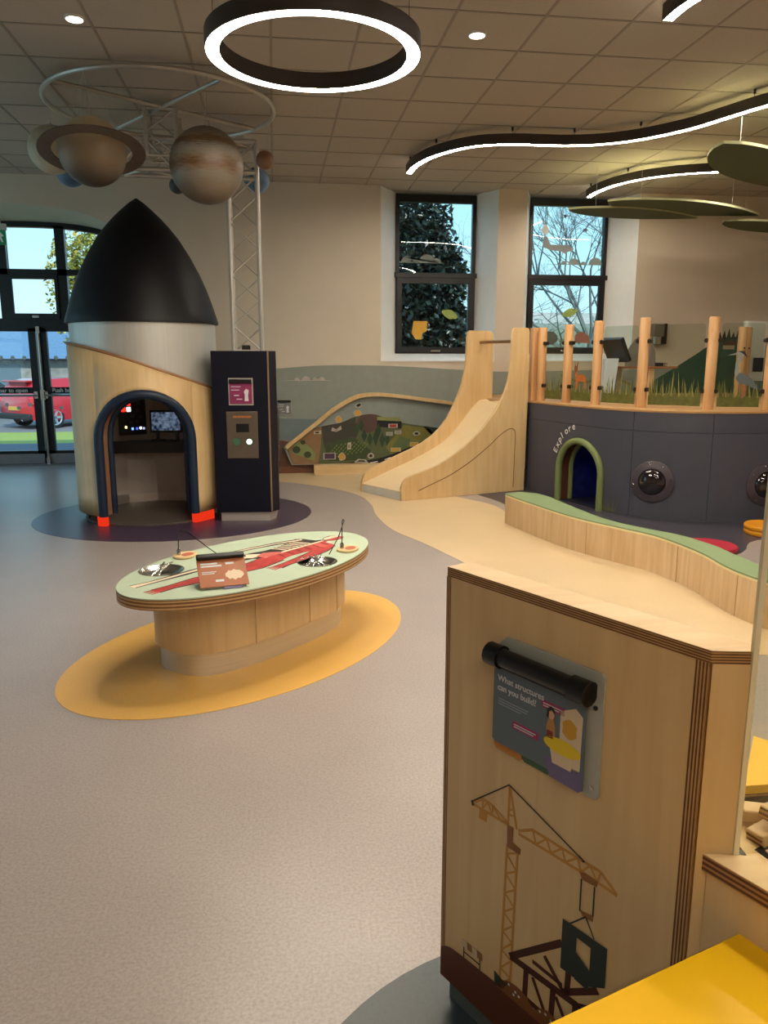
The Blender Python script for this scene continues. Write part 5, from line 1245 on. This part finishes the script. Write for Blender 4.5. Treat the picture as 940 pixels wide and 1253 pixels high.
W('sheet', MB().box(.7385, 1.45, 1.041, 1.049, .746, 2.1), M_acr, AC, smooth=0)
W('cut_edge', MB().box(.729, .7385, 1.041, 1.049, .746, 2.1), M_acre, AC, smooth=0)
# yellow hatch and blocks beyond the sheet
HB = T('play_table', 'yellow topped play table with shade-coloured side seen through the acrylic sheet', 'table', (1.25, 1.5, .0))
W('top', MB().prism([(.985, 1.395), (1.144, 1.602), (1.22, 1.49), (1.5, 1.49), (1.5, 1.385)], .62, .64), M_yellow, HB, smooth=0)
W('top_lipping', MB().prism([(.99, 1.397), (1.144, 1.598), (1.22, 1.487), (1.49, 1.487), (1.49, 1.388)], .61, .62), M_edge, HB, smooth=0)
W('side', MB().prism([(1.0, 1.41), (1.145, 1.59), (1.21, 1.48), (1.48, 1.48), (1.48, 1.40)], .0, .61), mat('side_shade', '3a332c', .6), HB, smooth=0)  # shade below the yellow top put into the side's dark colour
for i, (x, y, z, a, l) in enumerate([(.83, 1.085, .758, .35, .1), (.85, 1.115, .763, -.3, .11), (.85, 1.095, .785, .5, .1), (.93, 1.1, .758, .1, .09)]):
    t = T('wooden_block', ['pale wooden block lying nearest the acrylic edge', 'pale wooden block leaning at the back of the pile', 'pale wooden block lying across the top of the pile', 'pale wooden block at the right end of the pile'][i], 'block', (x, y, z), a, 'wooden blocks on the counter')
    O('block_body', MB().obox(rot(.1 * i - .1, .12 * i - .1, 0), l, .035, .022), M_ply2, t, bevel=.003)
    O('end_grain', MB().obox(rot(.1 * i - .1, .12 * i - .1, 0) @ Matrix.Translation((-l / 2 - .0006, 0, 0)), .001, .03, .018), M_edge, t)
# yellow table in the corner
YT = T('yellow_table', 'bright yellow play table top cut off by the bottom right corner', 'table', (.6, .7, 0))
ypl = [(.30, .853), (.719, .993), (.733, .962), (.86, .655), (.86, .45), (.5, .30), (.22, .5)]
W('top', MB().prism(ypl, .618, .64), M_yellow, YT, smooth=0, bevel=.002)
W('side_flap', MB().prism([(.672, .8), (.72, .865), (.765, .83), (.83, .67), (.78, .6)], .6402, .645), M_yellow, YT, smooth=0)
W('pedestal', MB().prism(ellipse(.55, .66, .2, .2, 0, 32), .0, .618), M_ply, YT)

# ------------------------------------------------------------------ outside
gm = MB()
gm.poly3([(-60, 12.06, -.04), (60, 12.06, -.04), (60, 15.6, -.06), (-60, 15.6, -.06)])
S('paving', gm, mat('outdoor_paving', '5a6470', .85, var=.1, scale=3), smooth=0, label='grey paving outside the entrance')
gm = MB(); gm.poly3([(-60, 15.6, -.06), (60, 15.6, -.06), (60, 23, -.5), (-60, 23, -.5)])
S('lawn', gm, mat('lawn_grass', '97a54a', .9, var=.35, scale=30, bump=.6), smooth=0, label='sunlit lawn beyond the paving')
gm = MB(); gm.poly3([(-60, 23, -.5), (60, 23, -.5), (60, 120, -.55), (-60, 120, -.55)])
S('car_park', gm, mat('car_park_tarmac', '77777a', .9, var=.1), smooth=0, label='grey tarmac of the car park')

def car(label, loc, rz, paint, name='parked_car'):
    t = T(name, label, 'car', loc, rz)
    M_p = mat('paint_' + paint, paint, .25, .1, .02, coat=.6); M_gl = mat('car_glass', '2b3740', .08); M_rub = mat('tyre_rubber', '17181a', .8); M_al = mat('alloy_wheel', 'b9c2cc', .3, .7); M_trim = mat('car_trim', '222529', .6)
    st = [(-2.0, .35, .80, .86, .70, .60), (-1.93, .28, .86, 1.12, .80, .62), (-1.75, .25, .92, 1.36, .85, .62), (-1.3, .24, .95, 1.45, .86, .63), (-.5, .24, .94, 1.47, .87, .64), (.25, .24, .93, 1.42, .87, .63), (.75, .24, .92, 1.15, .87, .66), (1.05, .24, .9, .97, .87, .72), (1.7, .26, .80, .84, .83, .70), (1.98, .33, .62, .66, .72, .6)]
    m = MB(); k = 8
    for x, zb, zw, zr, hw, hr in st:
        ring = [(x, -hw * .93, zb), (x, -hw, (zb + zw) / 2), (x, -hw * .98, zw), (x, -hr, zr), (x, hr, zr), (x, hw * .98, zw), (x, hw, (zb + zw) / 2), (x, hw * .93, zb)]
        m.v += ring
    for i in range(len(st) - 1):
        for q in range(k): m.f.append((i * k + q, (i + 1) * k + q, (i + 1) * k + (q + 1) % k, i * k + (q + 1) % k))
    m.f.append(tuple(range(k))); m.f.append(tuple((len(st) - 1) * k + q for q in range(k))[::-1])
    O('body', m, M_p, t, smooth=35)
    for s_ in (-1, 1):
        O('side_window', MB().add([(x, s_ * y, z) for x, y, z in ((-1.62, .845, .97), (-.15, .862, .97), (-.2, .655, 1.40), (-1.3, .645, 1.38))], [(0, 1, 2, 3) if s_ < 0 else (3, 2, 1, 0)]), M_gl, t, smooth=0)
        O('side_window', MB().add([(x, s_ * y, z) for x, y, z in ((-.05, .862, .97), (.85, .862, .96), (.3, .66, 1.36), (-.1, .655, 1.40))], [(0, 1, 2, 3) if s_ < 0 else (3, 2, 1, 0)]), M_gl, t, smooth=0)
        O('tail_light', MB().box(-2.0, -1.85, min(s_ * .66, s_ * .83), max(s_ * .66, s_ * .83), .72, .93), mat('tail_lens', 'd8404a', .2), t, bevel=.02)
        O('mirror', MB().box(.6, .72, min(s_ * .86, s_ * 1.0), max(s_ * .86, s_ * 1.0), .95, 1.08), M_p, t, bevel=.02)
        for x in (-1.25, 1.25):
            y0 = s_ * .74
            wh = MB(); sg = 24; pr = [(.22, -.1), (.31, -.1), (.325, -.06), (.325, .06), (.31, .1), (.22, .1)]
            wh.v = [(x + r * math.cos(2 * PI * q / sg), y0 + h, .325 + r * math.sin(2 * PI * q / sg)) for r, h in pr for q in range(sg)]
            wh.f = [(i * sg + q, i * sg + (q + 1) % sg, ((i + 1) % 6) * sg + (q + 1) % sg, ((i + 1) % 6) * sg + q) for i in range(6) for q in range(sg)]
            w_ = O('wheel', wh, M_rub, t, smooth=40)
            rim = MB(); yy = y0 + s_ * .09
            for q in range(5):
                a = 2 * PI * q / 5; rim.obox(Matrix.Translation((x + .1 * math.cos(a), yy, .325 + .1 * math.sin(a))) @ Matrix.Rotation(-a, 4, 'Y'), .24, .03, .07)
            rim.tube([(x + .22 * math.cos(2 * PI * q / 20), yy, .325 + .22 * math.sin(2 * PI * q / 20)) for q in range(20)], .025, 6, True)
            O('alloy', rim, M_al, w_, smooth=40)
    O('rear_window', MB().add([(-1.955, -.66, .92), (-1.955, .66, .92), (-1.775, .57, 1.33), (-1.775, -.57, 1.33)], [(0, 3, 2, 1)]), M_gl, t, smooth=0)
    O('spoiler', MB().box(-1.95, -1.6, -.6, .6, 1.37, 1.42), M_p, t, bevel=.015)
    O('bumper', MB().box(-2.06, -1.85, -.75, .75, .28, .46), M_trim, t, bevel=.04)
    O('number_plate', MB().box(-2.035, -2.0, -.26, .26, .55, .66), mat('plate_amber', 'd9a84a', .4), t)
    return t
car('red hatchback parked beyond the lawn, seen through the door glass', (-6.35, 25.7, -.5), math.radians(50), 'c42636')
car('teal car parked behind the red hatchback at the left picture edge', (-10.3, 28.6, -.52), math.radians(70), '3f7f8c')

hs = T('slate_roofed_house', 'low stone building with blue slate roof behind the parked cars', 'building', (-12, 41, -.55))
O('wall', MB().box(-14, 14, 0, 8, 0, 2.15), mat('stone_wall', '8d8c88', .9, var=.3, scale=3, bump=.4), hs, smooth=0)
O('roof', MB().add([(-14.5, -.4, 2.05), (14.5, -.4, 2.05), (14.5, 4, 3.75), (-2.2, 4, 3.75), (-14.5, 8.4, 2.05), (14.5, 8.4, 2.05), (-2.2, 4, 3.74)], [(0, 1, 2, 3), (3, 2, 5, 4), (0, 3, 4)]), mat('slate_roof', '5f7f9f', .7, var=.2, scale=12), hs, smooth=0)
O('gutter', MB().tube([(-14.5, -.45, 2.05), (14.5, -.45, 2.05)], .05, 6), M_black, hs)
for x in (-6, -1, 4, 8): O('window', MB().box(x - .5, x + .5, -.03, 0, .8, 1.8), mat('far_glass', '5a6a78', .2), hs)
hs2 = T('rendered_house', 'pale rendered house with grey roof seen low through the right window', 'building', (9.5, 30, -.5))
O('wall', MB().box(-5, 6, 0, 6, 0, 2.4), mat('render_pale', 'aeb4b4', .9, var=.15), hs2, smooth=0)
O('roof', MB().add([(-5.3, -.3, 2.35), (6.3, -.3, 2.35), (6.3, 3, 4.0), (-5.3, 3, 4.0), (6.3, 6.3, 2.35), (-5.3, 6.3, 2.35)], [(0, 1, 2, 3), (3, 2, 4, 5), (1, 4, 2), (0, 3, 5)]), mat('grey_slate', 'a9a69c', .8, var=.2, scale=8), hs2, smooth=0)
for x in (-3, -1.2, .8, 2.8): O('window', MB().box(x - .4, x + .4, -.03, 0, .9, 1.9), mat('far_glass', '5a6a78', .2), hs2)

def leaves(blobs, n, size, m_name, cols, parent, rnd):
    per = {c: MB() for c in cols}
    for _ in range(n):
        c, r = blobs[rnd.randrange(len(blobs))]
        while True:
            v = Vector((rnd.uniform(-1, 1), rnd.uniform(-1, 1), rnd.uniform(-1, 1)))
            if .25 < v.length < 1: break
        p = Vector(c) + Vector((v.x * r[0], v.y * r[1], v.z * r[2])); R = Matrix.Rotation(rnd.uniform(0, 6.28), 3, Vector((rnd.uniform(-1, 1), rnd.uniform(-1, 1), rnd.uniform(-1, 1) + .01)).normalized())
        s_ = size * rnd.uniform(.6, 1.3)
        q = [p + R @ Vector(k) * s_ for k in ((-.5, 0, 0), (0, -.28, .05), (.5, 0, 0), (0, .28, .05))]
        per[cols[rnd.randrange(len(cols))]].add(q, [(0, 1, 2, 3)])
    for c, mb in per.items(): O('foliage', mb, mat(m_name + c, c, .35, var=.2), parent, smooth=0, kind='stuff')
rnd = random.Random(3)
ev = T('evergreen_tree', 'dark evergreen tree filling the left window', 'tree', (2.9, 16.4, -.3))
O('trunk', MB().tube([(0, 0, 0), (.05, 0, 1.5), (-.05, 0, 4.5)], [.16, .12, .05], 10), mat('dark_bark', '3a322a', .9), ev)
O('branch', MB().tube([(0, 0, 2.2), (.5, -.2, 2.9), (.9, -.3, 3.9)], [.05, .03, .012], 6), mat('dark_bark', '3a322a', .9), ev)
leaves([((.1, 0, 3.3), (1.1, .9, 1.7)), ((-.1, .1, 4.7), (.95, .8, 1.1)), ((.2, 0, 1.9), (1.05, .9, .9)), ((.1, 0, 2.6), (.9, .9, 1.2)), ((.75, .2, 2.1), (.9, .8, 1.0)), ((.45, 0, 3.4), (.7, .7, 1.0))], 19000, .15, 'evergreen_', ['131d18', '18241d', '2a3b31'], ev, rnd)
yt = T('autumn_tree', 'yellow green autumn tree seen through the door fanlight', 'tree', (-7.2, 31, -.5))
O('trunk', MB().tube([(0, 0, 0), (.1, 0, 2.5), (0, 0, 6)], [.25, .2, .06], 10), mat('dark_bark', '3a322a', .9), yt)
leaves([((.2, 0, 4.6), (1.3, 1.3, 2.4)), ((.9, 0, 5.2), (1.2, 1.2, 1.6)), ((1.0, 0, 3.0), (1.2, 1.1, 1.4))], 6500, .2, 'autumn_', ['8f9440', 'a99a3c', '747f3a'], yt, rnd)
bt = T('bare_tree', 'leafless tree with spreading twigs outside the right window', 'tree', (7.9, 18.6, -.4))
def grow(mb, p, d, L, r, lev, rnd):
    pts = [p]; q = p; dd = d
    for k in range(4):
        dd = (dd + Vector((rnd.uniform(-.2, .2), rnd.uniform(-.2, .2), rnd.uniform(-.08, .14)))).normalized(); q = q + dd * L / 4; pts.append(q)
    mb.tube(pts, [r * (1 - .11 * k) for k in range(5)], 5 if lev > 1 else 4, caps=False)
    if lev == 0: return
    for k in range(2 if lev < 2 else 3):
        a = rnd.uniform(0, 6.28); ax = dd.cross(Vector((math.cos(a), math.sin(a), .2))).normalized()
        grow(mb, pts[rnd.choice((2, 3, 4))], (Matrix.Rotation(rnd.uniform(.35, .8), 3, ax) @ dd), L * rnd.uniform(.6, .8), r * .55, lev - 1, rnd)
bm_ = MB(); rb = random.Random(11)
bm_.tube([(0, 0, 0), (.0, 0, 1.2), (-.12, 0, 2.4)], [.13, .11, .09], 8)
for d_, L in ((Vector((-.5, -.1, .85)), 1.7), (Vector((.2, 0, 1)), 1.7), (Vector((-.95, 0, .45)), 1.9), (Vector((-.1, .2, 1)), 1.8), (Vector((.7, -.2, .6)), 1.6), (Vector((-.9, -.2, .15)), 1.8), (Vector((-.3, .3, .9)), 2.0), (Vector((.4, .2, .8)), 1.9), (Vector((-.7, .3, .6)), 2.1), (Vector((-.85, .1, .35)), 2.2)):
    grow(bm_, Vector((-.12, 0, 2.3)) if d_.x > -.8 else Vector((-.06, 0, 1.9)), d_.normalized(), L, .042, 5, rb)
O('branches', bm_, mat('grey_bark', '6b6f70', .9), bt, smooth=60)
hd = T('clipped_hedge', 'grey green hedge along the boundary outside the right window', 'hedge', (9.0, 23.5, -.5))
O('hedge_core', MB().box(-4, 4, -.3, .3, 0, 3.1), mat('hedge_core', '8b9490', .9, var=.3, scale=10, bump=.5), hd, smooth=0)
leaves([((-3 + k, 0, 1.75), (.8, .5, 1.55)) for k in range(7)], 7000, .16, 'hedge_', ['9aa39c', '7c8882', 'b0b6ae'], hd, rnd)
